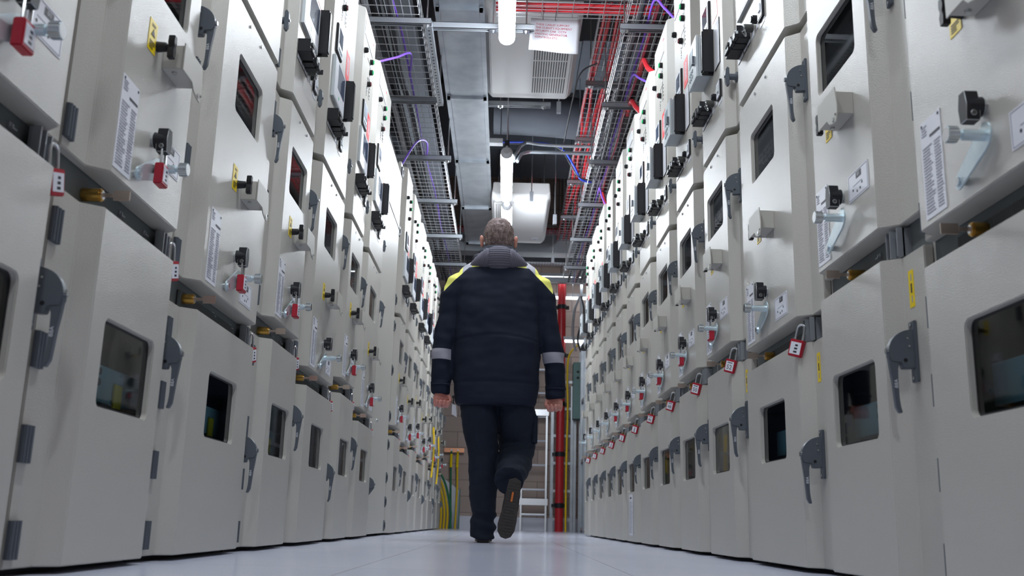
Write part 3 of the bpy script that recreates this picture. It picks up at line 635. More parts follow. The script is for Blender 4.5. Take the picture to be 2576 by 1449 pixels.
# ------------------------------------------------------------------ room shell
def struct(name, b, **k): o = b.obj(name, **k); return tag(o, kind='structure')
b = MB(); b.box(-2.6, 2.6, -4.0, 13.6, -0.1, 0.0, 'floor_vinyl'); struct('floor', b)
b = MB(); b.box(-2.7, 2.7, -4.1, 13.7, 5.0, 5.1, 'slab'); struct('ceiling', b)
b = MB(); b.box(-2.7, -2.6, -4.1, 13.7, -0.1, 5.0, 'blockwork'); struct('wall_left', b)
b = MB(); b.box(2.6, 2.7, -4.1, 13.7, -0.1, 5.0, 'blockwork'); struct('wall_right', b)
b = MB(); b.box(-2.6, 2.6, 13.6, 13.7, -0.1, 5.0, 'blockwork'); struct('wall_back', b)
b = MB(); b.box(-2.6, 2.6, -4.1, -4.0, -0.1, 5.0, 'blockwork'); struct('wall_front', b)
b = MB(); b.box(-2.6, 2.6, 13.585, 13.6, 0.0, 0.17, 'skirting_paint'); struct('baseboard_back', b)
# ------------------------------------------------------------------ tube lights
def tube_light(x, y0, y1, z, label, rods=True, r=0.05):
    o = empty('tube_light', (x, y0, z), label=label, cat='light', group='tube lights over the aisle'); L = y1-y0
    b = MB(); n = 20; A = [math.radians(-205+230*i/n) for i in range(n+1)]
    prof = [(r*math.cos(a), r*math.sin(a)) for a in A]
    for i in range(n): (xa, za), (xb, zb) = prof[i], prof[i+1]; b.poly([(xa, 0.06, za), (xb, 0.06, zb), (xb, L-0.05, zb), (xa, L-0.05, za)], 'tube_emit'); b.poly([(xa, L-0.05, za), (xb, L-0.05, zb), (xb*0.8, L-0.03, zb*0.8), (xa*0.8, L-0.03, za*0.8)], 'tube_emit')
    b.poly([(x*0.8, L-0.03, z_*0.8) for x, z_ in prof], 'tube_emit'); b.obj('tube', o)
    b = MB(); b.prism([(r*math.cos(math.radians(a)), r*math.sin(math.radians(a))) for a in range(26, 155, 16)] + [(-r*0.86, r*0.40), (r*0.86, r*0.40)], 0.05, L-0.02, 'tube_cap', 'y'); b.obj('reflector_housing', o)
    b = MB(); b.cyl((0, 0.06, 0), (0, 0.0, 0), r*1.03, 'tube_cap', 16, r*0.55); b.obj('end_cap', o)
    b = MB(); b.cyl((0, 0.06, 0.0), (0, 0.06, r+0.01), 0.014, 'tube_cap', 8); b.box(-0.02, 0.02, 0.05, 0.08, r, r+0.06, 'black_plastic'); b.obj('plug', o)
    b = MB(); b.cyl((0, 0.065, r+0.05), (0, 0.065, (3.82 if 8.8 < y0 < 9.3 else 5.0)-z), 0.004, 'steel', 6); b.cyl((0, L-0.55, r-0.002), (0, L-0.55, 5.0-z), 0.004, 'steel', 6); b.obj('hanging_rod', o)
    return o
tube_light(-0.06, 4.45, 5.68, 3.05, 'bright white tube light nearest the camera, beside the white cable notice')
tube_light(-0.055, 7.58, 8.82, 3.06, 'bright white tube light above the man, second from the camera')
tube_light(-0.05, 8.97, 10.2, 3.06, 'bright white tube light half hidden by the back of the head')
tube_light(-0.06, 1.30, 2.53, 3.0, 'white tube light over the aisle above the camera')
tube_light(-0.06, -1.85, -0.62, 3.0, 'white tube light over the aisle behind the camera')
def cross_light(x0, x1, y, z, label, r=0.028):
    o = empty('tube_light', (x0, y, z), label=label, cat='light', group='tube lights across the far end'); L = x1-x0
    b = MB(); b.cyl((0.02, 0, 0), (L-0.02, 0, 0), r, 'tube_far', 12); b.obj('tube', o)
    b = MB(); b.box(-0.02, L+0.02, -0.03, 0.03, r-0.004, r+0.04, 'tube_cap'); b.obj('housing', o)
    for q in (0.2, 0.8): b = MB(); b.cyl((L*q, 0, r+0.04), (L*q, 0, 5.0-z), 0.005, 'steel', 6); b.obj('hanging_rod', o)
cross_light(0.05, 0.86, 13.0, 3.34, 'long tube light across the far end just right of the shoulder')
cross_light(0.90, 1.6, 13.0, 3.34, 'tube light across the far end meeting the right panels', 0.028)
cross_light(0.50, 1.5, 13.25, 3.13, 'thin tube light across the far end, middle of the stack', 0.018)
cross_light(0.70, 1.5, 13.1, 2.50, 'thin tube light across the far end, lowest of the stack', 0.018)
# ------------------------------------------------------------------ overhead supports, trays and cables
BY = [4.38, 5.55, 6.72, 7.90, 9.06, 10.26, 11.46]
NM = ['nearest', 'second', 'third', 'fourth', 'fifth', 'sixth', 'seventh']
def top_at(x, y):
    for x0, x1, y0, y1, z in ((-2.4, 2.4, 9.9, 10.9, 3.98), (0.25, 2.2, 7.70, 8.80, 4.13), (-2.3, -0.7, 7.35, 8.65, 4.08)):
        if x0 <= x <= x1 and y0 <= y <= y1: return z
    return 5.0
def strut(x0, x1, y, z, name='support_channel', rods=(), parent=None, ztop=5.0):
    o = empty(name, (x0, y, z)); L = x1-x0; b = MB(); h = 0.042
    b.box(0, L, -0.021, -0.018, 0, h, 'channel'); b.box(0, L, 0.018, 0.021, 0, h, 'channel'); b.box(0, L, -0.021, 0.021, h-0.003, h, 'channel'); b.box(0, L, -0.021, -0.012, 0, 0.004, 'channel'); b.box(0, L, 0.012, 0.021, 0, 0.004, 'channel'); b.box(0, L, -0.018, 0.018, 0.018, 0.022, 'channel')
    x = 0.03
    while x < L-0.03: b.box(x, x+0.028, -0.007, 0.007, 0.0165, 0.0185, 'void'); x += 0.05
    b.obj('channel', o)
    for rx in rods:
        b = MB(); ztop = top_at(rx, y); b.cyl((rx-x0, 0, -0.02), (rx-x0, 0, ztop-z), 0.005, 'steel', 6); b.cyl((rx-x0, 0, -0.012), (rx-x0, 0, 0), 0.011, 'steel', 6); b.box(rx-x0-0.022, rx-x0+0.022, -0.022, 0.022, -0.004, 0.0, 'steel'); b.obj('threaded_rod', o)
    return o
for i, y in enumerate(BY):
    tag(strut(-1.75, -0.53, y, 3.075, 'support_bracket', (-1.65, -0.555)), 'grey slotted channel under the left wire cable tray, %s from the camera' % NM[i], 'bracket', 'channels under the left cable tray')
    tag(strut(0.64, 1.75, y, 3.075, 'support_bracket', (0.665, 1.65)), 'grey slotted channel under the right wire cable tray, %s from the camera' % NM[i], 'bracket', 'channels under the right cable tray')
    if i > 0: tag(strut(0.56, 0.95, y+0.55, 3.50, 'support_bracket', (0.60,)), 'short channel carrying the upper red cables on the right, %s in line' % NM[i-1], 'bracket', 'upper channels under the red cables')
def basket(name, x0, x1, y0, y1, z, h, label, along='y', px=0.05, py=0.10, parent=None):
    b = MB(); r = 0.0026
    if along == 'y':
        n = round((x1-x0)/px)
        for i in range(n+1): b.tube([(x0+(x1-x0)*i/n, y0, z), (x0+(x1-x0)*i/n, y1, z)], r, 'tray_wire', 5)
        for zz_ in (z+h*0.5, z+h):
            for x in (x0, x1): b.tube([(x, y0, zz_), (x, y1, zz_)], r, 'tray_wire', 5)
        y = y0
        while y < y1: b.tube([(x0, y, z+h), (x0, y, z+0.004), (x0+0.004, y, z-0.004), (x1-0.004, y, z-0.004), (x1, y, z+0.004), (x1, y, z+h)], r, 'tray_wire', 5); y += py
    else:
        n = round((y1-y0)/px)
        for i in range(n+1): b.tube([(x0, y0+(y1-y0)*i/n, z), (x1, y0+(y1-y0)*i/n, z)], r, 'tray_wire', 5)
        for zz_ in (z+h*0.5, z+h):
            for y in (y0, y1): b.tube([(x0, y, zz_), (x1, y, zz_)], r, 'tray_wire', 5)
        x = x0
        while x < x1: b.tube([(x, y0, z+h), (x, y0, z-0.003), (x, y1, z-0.003), (x, y1, z+h)], r, 'tray_wire', 5); x += py
    return tag(b.obj(name, fixn=False), label, 'cable tray')
basket('cable_tray', -1.20, -0.60, 4.0, 12.3, 3.125, 0.105, 'long wire basket cable tray above the left panels')
basket('cable_tray', 0.68, 1.22, 4.0, 12.3, 3.125, 0.105, 'long wire basket cable tray above the right panels')
basket('cable_tray', 0.58, 0.82, 4.6, 12.3, 3.55, 0.06, 'narrow upper wire tray on the right filled with red cables')
basket('cable_tray', -0.14, 1.6, 5.50, 5.88, 3.335, 0.06, 'wire tray of red cables crossing the aisle above the printed notice', 'x')
basket('cable_tray', -1.7, -0.62, 5.0, 5.40, 3.30, 0.06, 'wire tray of red cables crossing over the left tray at the top of the view', 'x')
def perf_mat():
    m = mat('perforated', (0.30, 0.32, 0.35), 0.4, 0.7); nt = m.node_tree; b_ = nt.nodes['Principled BSDF']; tc = [n for n in nt.nodes if n.type == 'TEX_COORD'][0]
    v = nt.nodes.new('ShaderNodeTexVoronoi'); v.inputs['Scale'].default_value = 26; v.inputs['Randomness'].default_value = 0.0
    c = nt.nodes.new('ShaderNodeMath'); c.operation = 'LESS_THAN'; c.inputs[1].default_value = 0.26
    mx = nt.nodes.new('ShaderNodeMix'); mx.data_type = 'RGBA'; mx.inputs[6].default_value = (0.28, 0.30, 0.33, 1); mx.inputs[7].default_value = (0.03, 0.03, 0.035, 1)
    nt.links.new(tc.outputs['Object'], v.inputs[0]); nt.links.new(v.outputs['Distance'], c.inputs[0]); nt.links.new(c.outputs[0], mx.inputs[0]); nt.links.new(mx.outputs[2], b_.inputs['Base Color'])
perf_mat()
def solid_tray(x0, x1, y0, y1, z, h, label):
    b = MB(); b.cyl(((x0+x1)/2, y0+0.03, z), ((x0+x1)/2, y0+0.03, 5.0), 0.005, 'steel', 6)
    b.box(x0, x1, y0, y1, z, z+0.002, 'perforated'); 
    if y1-y0 > x1-x0: b.box(x0, x0+0.002, y0, y1, z, z+h, 'channel'); b.box(x1-0.002, x1, y0, y1, z, z+h, 'channel')
    else: b.box(x0, x1, y0, y0+0.002, z, z+h, 'perforated'); b.box(x0, x1, y1-0.002, y1, z, z+h, 'channel')
    return tag(b.obj('perforated_tray'), label, 'cable tray')
solid_tray(-0.98, -0.72, 4.5, 12.5, 3.52, 0.05, 'perforated steel tray above the left wire tray')
solid_tray(-1.75, -1.25, 4.5, 12.5, 3.62, 0.05, 'second perforated tray beside the left wall above the panels')
solid_tray(0.95, 1.40, 4.5, 12.5, 3.62, 0.05, 'perforated steel tray above the right wire tray')
# slotted angle between the first two left brackets
b = MB(); b.box(-0.565, -0.525, 5.55, 6.74, 3.066, 3.070, 'galvanised'); b.box(-0.528, -0.525, 5.55, 6.74, 3.07, 3.11, 'galvanised'); y = 5.60
while y < 6.70: b.cyl((-0.545, y, 3.0655), (-0.545, y, 3.067), 0.007, 'void', 8); y += 0.045
tag(b.obj('slotted_angle'), 'galvanised slotted angle joining two brackets at the left tray edge', 'angle bar')
tag(strut(-0.53, 0.11, 5.66, 3.11, 'support_bracket', (0.06, -0.15)), 'slotted channel reaching across under the square duct beside the nearest light', 'bracket')
tag(strut(-0.22, 0.30, 7.70, 3.50, 'support_bracket', (-0.12, 0.24)), 'slotted channel hung beneath the far edge of the nearest air conditioner', 'bracket')
def cable(name, pts, r, m, label, cat='cable', group=None, n=8, sm=6):
    P = [Vector(p) for p in pts]; out = []
    for i in range(len(P)-1):
        p0 = P[max(i-1, 0)]; p1 = P[i]; p2 = P[i+1]; p3 = P[min(i+2, len(P)-1)]
        for k in range(sm):
            t = k/sm; out.append(0.5*((2*p1)+(p2-p0)*t+(2*p0-5*p1+4*p2-p3)*t*t+(3*p1-p0-3*p2+p3)*t**3))
    out.append(P[-1]); b = MB(); b.tube(out, r, m, n); return tag(b.obj(name, fixn=False), label, cat, group)
def run(x, z, y0=4.0, y1=12.4, j=0.012, s=0):
    r = random.Random(s); return [(x+r.uniform(-j, j), y0+(y1-y0)*i/14, z+r.uniform(0, j*0.5)) for i in range(15)]
cable('cable', run(-0.80, 3.155, s=1), 0.024, 'black_cable', 'thick black cable lying in the left wire tray', group='cables in the left tray')
cable('cable', run(-0.862, 3.150, s=2), 0.018, 'black_cable', 'thinner black cable beside the thick one in the left tray', group='cables in the left tray')
cable('cable', run(-0.925, 3.150, s=3), 0.022, 'grey_cable', 'grey cable bundle in the left wire tray', group='cables in the left tray')
cable('cable', run(-0.745, 3.137, s=4), 0.007, 'purple_cable', 'purple cable running along the left wire tray', group='cables in the left tray')
cable('cable', run(-1.04, 3.150, s=5), 0.020, 'black_cable', 'black cable on the outer side of the left tray', group='cables in the left tray')
for i, q in enumerate(([(-0.745, 5.3, 3.135), (-0.70, 4.95, 3.10), (-0.75, 4.65, 2.95), (-0.86, 4.45, 2.66)], [(-0.745, 6.4, 3.135), (-0.69, 5.95, 3.08), (-0.74, 5.6, 2.88), (-0.85, 5.25, 2.66)], [(-0.745, 8.0, 3.135), (-0.70, 7.45, 3.06), (-0.74, 7.05, 2.9), (-0.84, 6.95, 2.66)])):
    cable('cable', q, 0.007, 'purple_cable', 'purple cable dropping from the left tray, %s drop from the camera' % ORD[i], group='purple drops on the left')
for i, (x, r_) in enumerate(((0.865, 0.020), (0.93, 0.024), (0.995, 0.020))): cable('cable', run(x, 3.153, s=10+i), r_, 'black_cable', '%s black cable from the aisle in the right wire tray' % ['first', 'middle', 'outer'][i], group='cables in the right tray')
cable('cable', run(0.81, 3.137, s=14), 0.007, 'purple_cable', 'purple cable running along the right wire tray', group='cables in the right tray')
cable('cable', run(0.835, 3.139, s=15), 0.009, 'pink_cable', 'pinkish red cable along the right wire tray', group='cables in the right tray')
cable('cable', run(0.76, 3.150, s=16), 0.016, 'black_cable', 'black cable at the aisle edge of the right wire tray', group='cables in the right tray')
for i, x in enumerate((0.60, 0.64, 0.70, 0.75)): cable('cable', run(x, 3.570, 4.6, 12.3, 0.018, 20+i), 0.0125, 'red_cable', '%s red cable from the aisle in the narrow upper tray' % ORD[i], group='red cables in the upper right tray')
for i, q in enumerate(([(0.81, 5.6, 3.14), (0.80, 5.2, 3.09), (0.815, 4.95, 2.9), (0.86, 4.7, 2.66)], [(0.81, 6.6, 3.14), (0.80, 6.2, 3.09), (0.805, 5.85, 2.9), (0.85, 5.45, 2.66)], [(0.81, 8.9, 3.14), (0.79, 8.5, 3.08), (0.79, 8.2, 2.88), (0.83, 7.95, 2.66)])):
    cable('cable', q, 0.0075, 'purple_cable', 'purple cable dropping to the right panel tops, %s drop from the camera' % ORD[i], group='purple drops on the right')
for i, q in enumerate(([(0.86, 6.3, 3.15), (0.84, 5.95, 3.08), (0.835, 5.7, 2.9), (0.87, 5.35, 2.66)], [(0.86, 7.0, 3.15), (0.84, 6.6, 3.08), (0.835, 6.3, 2.9), (0.87, 5.95, 2.66)], [(0.86, 8.95, 3.15), (0.83, 8.6, 3.06), (0.82, 8.3, 2.88), (0.85, 8.0, 2.66)])):
    cable('cable', q, 0.017, 'red_cable', 'thick red cable dropping to the right panel tops, %s of its kind from the camera' % ORD[i], group='red drops on the right')
for i in range(5):
    cable('cable', [(-0.14+0.25*k, 5.55+0.07*i, 3.355+0.004*((k*3+i) % 3)) for k in range(8)], 0.014, 'red_cable' if i != 2 else 'black_cable', '%s cable across the aisle tray above the notice, counted from the camera' % ORD[i], group='cables in the crossing tray')
for i in range(4):
    cable('cable', [(-1.7+0.27*k, 5.06+0.08*i, 3.325) for k in range(5)], 0.018, 'red_cable' if i % 2 else 'black_cable', '%s thick cable in the tray crossing over the left tray' % ORD[i], group='cables in the left crossing tray')
# ------------------------------------------------------------------ square duct
d = empty('air_duct', (-0.39, 4.0, 3.46), label='galvanised rectangular air duct running along the aisle ceiling', cat='duct')
cuts = [0.0, 0.62, 2.02, 3.45, 4.9, 6.35, 7.75]
b = MB(); b.box(-0.135, 0.135, 0, 7.75, 0, 0.30, 'galvanised'); b.obj('duct_run', d, bevel=0.004)
for y in cuts[1:]:
    b = MB(); b.box(-0.160, 0.160, y-0.014, y+0.014, -0.022, 0.0, 'galvanised'); b.box(-0.160, -0.135, y-0.014, y+0.014, -0.022, 0.32, 'galvanised'); b.box(0.135, 0.160, y-0.014, y+0.014, -0.022, 0.32, 'galvanised'); b.box(-0.160, 0.160, y-0.014, y+0.014, 0.30, 0.32, 'galvanised'); b.obj('flange', d)
for sx in (-1, 1):
    b = MB(); b.box(min(sx*0.136, sx*0.170), max(sx*0.136, sx*0.170), 0, 7.75, 0.004, 0.010, 'galvanised'); b.obj('side_rail', d)
# ------------------------------------------------------------------ air conditioners
def ac(x0, x1, y0, y1, z, h, label, mirror=False):
    o = empty('air_conditioner', (x0, y0, z), label=label, cat='air conditioner', group='air conditioners under the ceiling'); W = x1-x0; L = y1-y0
    b = MB(); prof = [(0.02, 0.0), (W-0.02, 0.0), (W+0.02, 0.05), (W+0.01, h), (-0.01, h), (-0.02, 0.05)]
    ys = [0.0, 0.05, 0.16, L-0.16, L-0.04, L]; zs = [0.06, 0.02, 0.0, 0.0, 0.006, 0.03]; ins = [0.012, 0.004, 0, 0, 0.006, 0.03]
    rings = [[(x + (ins[i] if x < W/2 else -ins[i]), y, (zs[i] if zz_ < 0.04 else max(zz_, zs[i]+0.03))) for x, zz_ in prof] for i, y in enumerate(ys)]
    vs = [p for R in rings for p in R]; n = len(prof)
    b.add(vs, [(i*n+k, i*n+(k+1) % n, (i+1)*n+(k+1) % n, (i+1)*n+k) for i in range(len(ys)-1) for k in range(n)] + [tuple(range(n)), tuple(range((len(ys)-1)*n, len(ys)*n))], 'ac_white'); b.obj('housing', o, bevel=0.006)
    gx0, gx1 = (W-0.31, W-0.05) if not mirror else (0.03, 0.20); gy0, gy1 = (0.17, L-0.17) if not mirror else (0.12, 0.62)
    b = MB(); b.box(gx0-0.02, gx1+0.02, gy0-0.02, gy1+0.02, -0.006, 0.01, 'ac_white'); b.obj('grille', o, bevel=0.002)
    g = o.children[-1]
    b = MB(); nr = 4 if not mirror else 1
    for j in range(nr):
        ya = gy0+(gy1-gy0)*j/nr+0.012; yb = gy0+(gy1-gy0)*(j+1)/nr-0.012; x = gx0
        while x < gx1: b.box(x, x+0.0075, ya, yb, -0.0085, -0.004, 'slot_dark'); x += 0.019
    b.obj('slot', g); tag(g.children[-1], kind='stuff')
    for sx in (0.05, W-0.05):
        for y in (0.2, L-0.2):
            b = MB(); b.cyl((sx, y, h), (sx, y, top_at(x0+sx, y0+y)-z), 0.005, 'steel', 6); b.obj('hanging_rod', o)
    return o
ac(-0.215, 0.445, 6.12, 7.62, 3.52, 0.24, 'white ceiling air conditioner with slotted grille behind the printed notice')
a2 = ac(-0.20, 0.385, 9.74, 11.42, 3.36, 0.19, 'white ceiling air conditioner further down the aisle above the head', True)
b = MB(); b.box(0.19, 0.225, 0.015, 0.05, 0.05, 0.14, 'print_grey'); b.obj('handle_recess', a2)
b = MB(); b.box(0.44, 0.52, 1.40, 1.48, -0.003, 0.002, 'label_white'); b.cyl((0.48, 1.44, -0.005), (0.48, 1.44, 0), 0.012, 'tube_cap', 10); b.obj('sensor', a2)
# ------------------------------------------------------------------ large ducts overhead
def big_duct(x0, x1, y0, y1, z0, z1, label, m='duct_slate'):
    o = empty('ventilation_duct', ((x0+x1)/2, y0, z0), label=label, cat='duct'); b = MB(); cx = (x0+x1)/2
    b.box(x0-cx, x1-cx, 0, y1-y0, 0, z1-z0, m); b.obj('duct_run', o, bevel=0.006)
    for x in np.arange(x0+0.3, x1, 1.1):
        b = MB(); b.box(x-cx-0.015, x-cx+0.015, -0.02, y1-y0+0.02, -0.02, z1-z0+0.02, m); b.obj('flange', o)
big_duct(-2.4, 2.4, 9.95, 10.85, 4.0, 4.75, 'large dark ventilation duct crossing the ceiling beyond the lights')
big_duct(0.25, 2.2, 7.75, 8.75, 4.15, 4.7, 'dark duct section above the nearest air conditioner on the right')
big_duct(-2.3, -0.7, 7.4, 8.6, 4.1, 4.7, 'dark ventilation duct above the left cable trays')
b = MB(); b.box(-2.6, 2.6, 11.9, 12.15, 3.40, 3.62, 'channel'); tag(b.obj('steel_beam', bevel=0.004), 'grey steel beam across the ceiling where the square duct ends', 'beam')
# round curved duct
b = MB(); R = []
for i in range(17):
    t = i/16; x = -0.2+1.6*t; R.append(((x, 9.05+0.35*t*t, 4.02), (0, 0.24, 0), (0, 0, 0.20)))
b.loft(R, 'duct_slate', 24); tag(b.obj('round_duct'), 'dark round duct curving past behind the nearest air conditioner', 'duct')
# ------------------------------------------------------------------ printed notice
n_ = empty('printed_notice', (0.249, 5.80, 3.278), label='white paper notice with red text hanging from the crossing cable tray', cat='notice'); n_.rotation_euler = (0, math.radians(2.5), 0)
b = MB(); W_, H_ = 0.319, 0.226; nx = 14
for i in range(nx):
    for j in range(6):
        q = []
        for (a, c) in ((i, j), (i+1, j), (i+1, j+1), (i, j+1)):
            u = a/nx; v = c/6; q.append(((u-0.5)*W_, 0.010*math.sin(u*5.5)*(0.3+v), -H_*v - 0.012*math.sin(u*math.pi/2)**2*v + 0.006*math.sin(u*6)*v))
        b.poly(q, 'notice_paper')
pp = b.obj('sheet', n_); so = pp.modifiers.new('s', 'SOLIDIFY'); so.thickness = 0.0006
b = MB()
for i, t in enumerate(('THESE CABLES SUPPORT', "THE CLIENT'S EQUIPMENT", 'SECURITY CAB . CCTV', 'EXISTING GENERATOR', 'CONTROLS ETC .')):
    v, f = text_geo(t, 0.0200); mnx = min(p[0] for p in v); vv = []
    for (px_, pz_) in v:
        X = -0.125+(px_-mnx); u = X/W_+0.5; Z = -0.043-0.0222*i+pz_; vq = -Z/H_
        vv.append((X, 0.010*math.sin(u*5.5)*(0.3+vq)-0.0011, Z-0.012*math.sin(u*math.pi/2)**2*vq+0.006*math.sin(u*6)*vq))
    b.add(vv, f, 'notice_ink')
b.obj('lettering', n_, fixn=False)
b = MB()
for x in (-0.08, 0.0): b.tube([(x, -0.003, -0.012), (x-0.002, -0.006, 0.01), (x, 0.0, 0.035), (x+0.004, 0.006, 0.06), (x, 0.004, 0.10)], 0.0018, 'black_cable', 6)
b.obj('cable_tie', n_)
# ------------------------------------------------------------------ conduits and small overhead runs
for i, (z, y) in enumerate(((3.30, 8.05), (3.215, 8.0))):
    pts = [(0.005+0.03*i, 7.72, 3.02), (0.01+0.03*i, 7.78, 3.06+0.03*(1-i))]+[(0.03+0.03*i+0.10*(1-math.cos(math.radians(a))), 7.8+0.2*math.sin(math.radians(a)), 3.10+(z-3.10)*math.sin(math.radians(a))) for a in (20, 45, 70, 90)] + [(0.4, y, z), (1.5, y, z)]
    cable('conduit', pts, 0.014, 'galvanised', '%s steel conduit bending right from the second tube light' % ['upper', 'lower'][i], 'pipe', 'bent conduits')
cable('cable', [(-0.16, 8.5, 3.495), (0.14, 8.5, 3.504), (0.36, 8.5, 3.483), (0.47, 8.5, 3.42), (0.56, 8.5, 3.276), (0.62, 8.5, 3.16), (0.72, 8.55, 3.15)], 0.010, 'blue_cable', 'blue cable crossing behind the second tube light')
cable('cable', [(-0.1, 8.45, 3.46), (0.2, 8.45, 3.47), (0.42, 8.45, 3.43), (0.52, 8.45, 3.28), (0.60, 8.45, 3.16), (0.72, 8.5, 3.15)], 0.006, 'black_cable', 'thin black cable hanging beside the blue one')
cable('cable', [(0.62, 6.9, 3.52), (0.50, 7.0, 3.48), (0.46, 7.4, 3.40), (0.43, 8.2, 3.30)], 0.006, 'black_cable', 'thin black cable looping from the upper right bracket')
b = MB(); b.box(-0.22, -0.10, 8.45, 8.53, 3.47, 3.515, 'tube_cap'); b.cyl((-0.12, 8.49, 3.51), (-0.12, 8.49, 5.0), 0.005, 'steel', 6); tag(b.obj('junction_box'), 'small grey junction box on a rod beside the square duct', 'box')
for i, (x, y, z) in enumerate(((0.19, 9.3, 3.2), (0.43, 9.4, 3.0), (0.37, 7.7, 3.45), (-0.28, 12.1, 3.4), (0.5, 11.3, 3.1), (-0.45, 12.4, 3.05))):
    b = MB(); b.cyl((x, y, z), (x, y, 5.0), 0.006, 'steel', 6); b.box(x-0.018, x+0.018, y-0.018, y+0.018, z, z+0.10, 'channel'); tag(b.obj('threaded_rod', bevel=0.001), ['steel rod hanging right of the second tube light', 'steel rod and bracket beside the blue cable', 'steel rod by the right edge of the nearest air conditioner', 'steel rod where the square duct ends', 'steel rod right of the far air conditioner', 'white clevis rod under the left tray end'][i], 'rod', 'hanging rods')
# ------------------------------------------------------------------ far end
solid_tray(-2.4, 2.4, 12.75, 12.95, 3.50, 0.10, 'perforated channel across the far end above the shoulders')
basket('cable_tray', -2.4, 2.4, 12.25, 12.55, 3.80, 0.06, 'wire tray of red cables across the far end', 'x')
for i in range(3): cable('cable', [(-2.4+0.8*k, 12.31+0.08*i, 3.825) for k in range(7)], 0.018, 'red_cable', '%s red cable in the far crossing tray' % ORD[i], group='red cables in the far crossing tray')
cable('cable', [(-1.2, 12.2, 3.42), (-0.9, 12.3, 3.30), (-0.85, 12.7, 3.1), (-1.2, 12.8, 2.95)], 0.020, 'black_cable', 'black cable curling above the far left panels')
b = MB(); b.box(-2.4, 2.4, 13.2, 13.28, 3.62, 3.70, 'aluminium'); tag(b.obj('support_rail', bevel=0.003), 'pale rail across the far wall above the tube lights', 'rail')
b = MB(); b.box(-2.4, 2.4, 12.55, 12.65, 3.18, 3.25, 'channel'); tag(b.obj('support_rail', bevel=0.003), 'grey rail across the far end below the perforated channel', 'rail')
b = MB(); b.box(-0.5, 2.2, 13.50, 13.56, 3.40, 3.52, 'red_lock'); tag(b.obj('red_beam', bevel=0.003), 'dark red beam behind the far tube lights', 'beam')
# ladder
ld = empty('ladder', (0.385, 13.38, 0), label='aluminium ladder standing against the far wall', cat='ladder'); ld.rotation_euler = (math.radians(-2.5), 0, 0)
for s_ in (-1, 1): b = MB(); b.box(s_*0.165-0.012, s_*0.165+0.012, -0.03, 0.03, 0, 3.0, 'aluminium'); b.obj('rail', ld, bevel=0.003)
for i in range(9): b = MB(); b.cyl((-0.16, 0, 0.21+0.325*i), (0.16, 0, 0.21+0.325*i), 0.016, 'aluminium', 8); b.obj('rung', ld)
for zz_ in (0.33, 1.52): b = MB(); b.box(-0.19, 0.19, -0.04, -0.032, zz_, zz_+0.085, 'aluminium'); b.obj('brace', ld, bevel=0.002)
# riser pipe rack
rk = empty('pipe_rack', (0.75, 13.2, 0), label='galvanised upright frame holding the red pipe at the far right', cat='rack')
for i, x in enumerate((-0.135, 0.125, 0.165, 0.235)): b = MB(); b.box(x-0.018, x+0.018, -0.02, 0.02, 0, 4.0 if i > 2 else 1.9, 'galvanised'); b.obj('post', rk, bevel=0.002)
for i in range(6): b = MB(); b.box(-0.13, 0.13, 0.0, 0.02, 0.14+0.36*i, 0.175+0.36*i, 'galvanised'); b.obj('cross_bar', rk)
rp = empty('riser_pipe', (0.715, 13.12, 0), label='vertical red pipe standing at the far right end', cat='pipe')
b = MB(); b.cyl((0, 0, 0), (0, 0, 3.35), 0.056, 'riser_red', 20); b.obj('pipe', rp)
for i in range(5): b = MB(); b.cyl((0, 0, 0.30+0.66*i), (0, 0, 0.36+0.66*i), 0.062, 'black_plastic', 20); b.box(-0.10, 0.10, 0.0, 0.07, 0.31+0.66*i, 0.35+0.66*i, 'black_plastic'); b.obj('clamp', rp)
cable('cable', [(0.80, 13.1, 0), (0.80, 13.1, 0.8), (0.81, 13.1, 1.6), (0.80, 13.1, 2.0), (0.82, 13.05, 2.3), (0.95, 13.0, 2.45)], 0.013, 'yellow_cable', 'yellow earth cable beside the red pipe')
cable('cable', [(0.90, 13.0, 2.35), (0.86, 13.0, 2.6), (0.88, 13.0, 2.9), (0.95, 13.05, 3.1)], 0.018, 'grey_cable', 'grey flexible hose above the green cabinet')
cable('cable', [(0.98, 12.9, 2.3), (0.92, 12.9, 2.5), (1.0, 12.9, 2.85), (0.97, 13.0, 3.1)], 0.014, 'black_cable', 'black cable dropping to the far right cabinet')
gb = empty('control_cabinet', (0.935, 13.0, 1.45), label='dark green steel control cabinet high at the far right', cat='cabinet')
b = MB(); b.box(-0.06, 0.50, 0, 0.25, 0, 0.75, 'green_box'); b.obj('cabinet_body', gb, bevel=0.005)
for z in (0.62, 0.54): b = MB(); b.cyl((0.0, -0.006, z), (0.0, 0.002, z), 0.018, 'void', 12); b.obj('gland_hole', gb)
# glazed screen between row end and rack
sc = empty('glazed_screen', (0.96, 10.3, 0), label='grey framed clear screen standing beyond the end of the right row', cat='screen')
for y in (0.0, 0.55, 1.15, 1.75, 2.3): b = MB(); b.box(-0.02, 0.02, y-0.02, y+0.02, 0, 2.35, 'galvanised'); b.obj('post', sc, bevel=0.002)
for z in (0.03, 0.85, 1.6, 2.33): b = MB(); b.box(-0.012, 0.012, 0.02, 2.28, z, z+0.035, 'galvanised'); b.obj('rail', sc)
b = MB(); b.box(0.004, 0.008, 0.0, 2.3, 0.05, 2.33, 'glass'); b.obj('pane', sc)
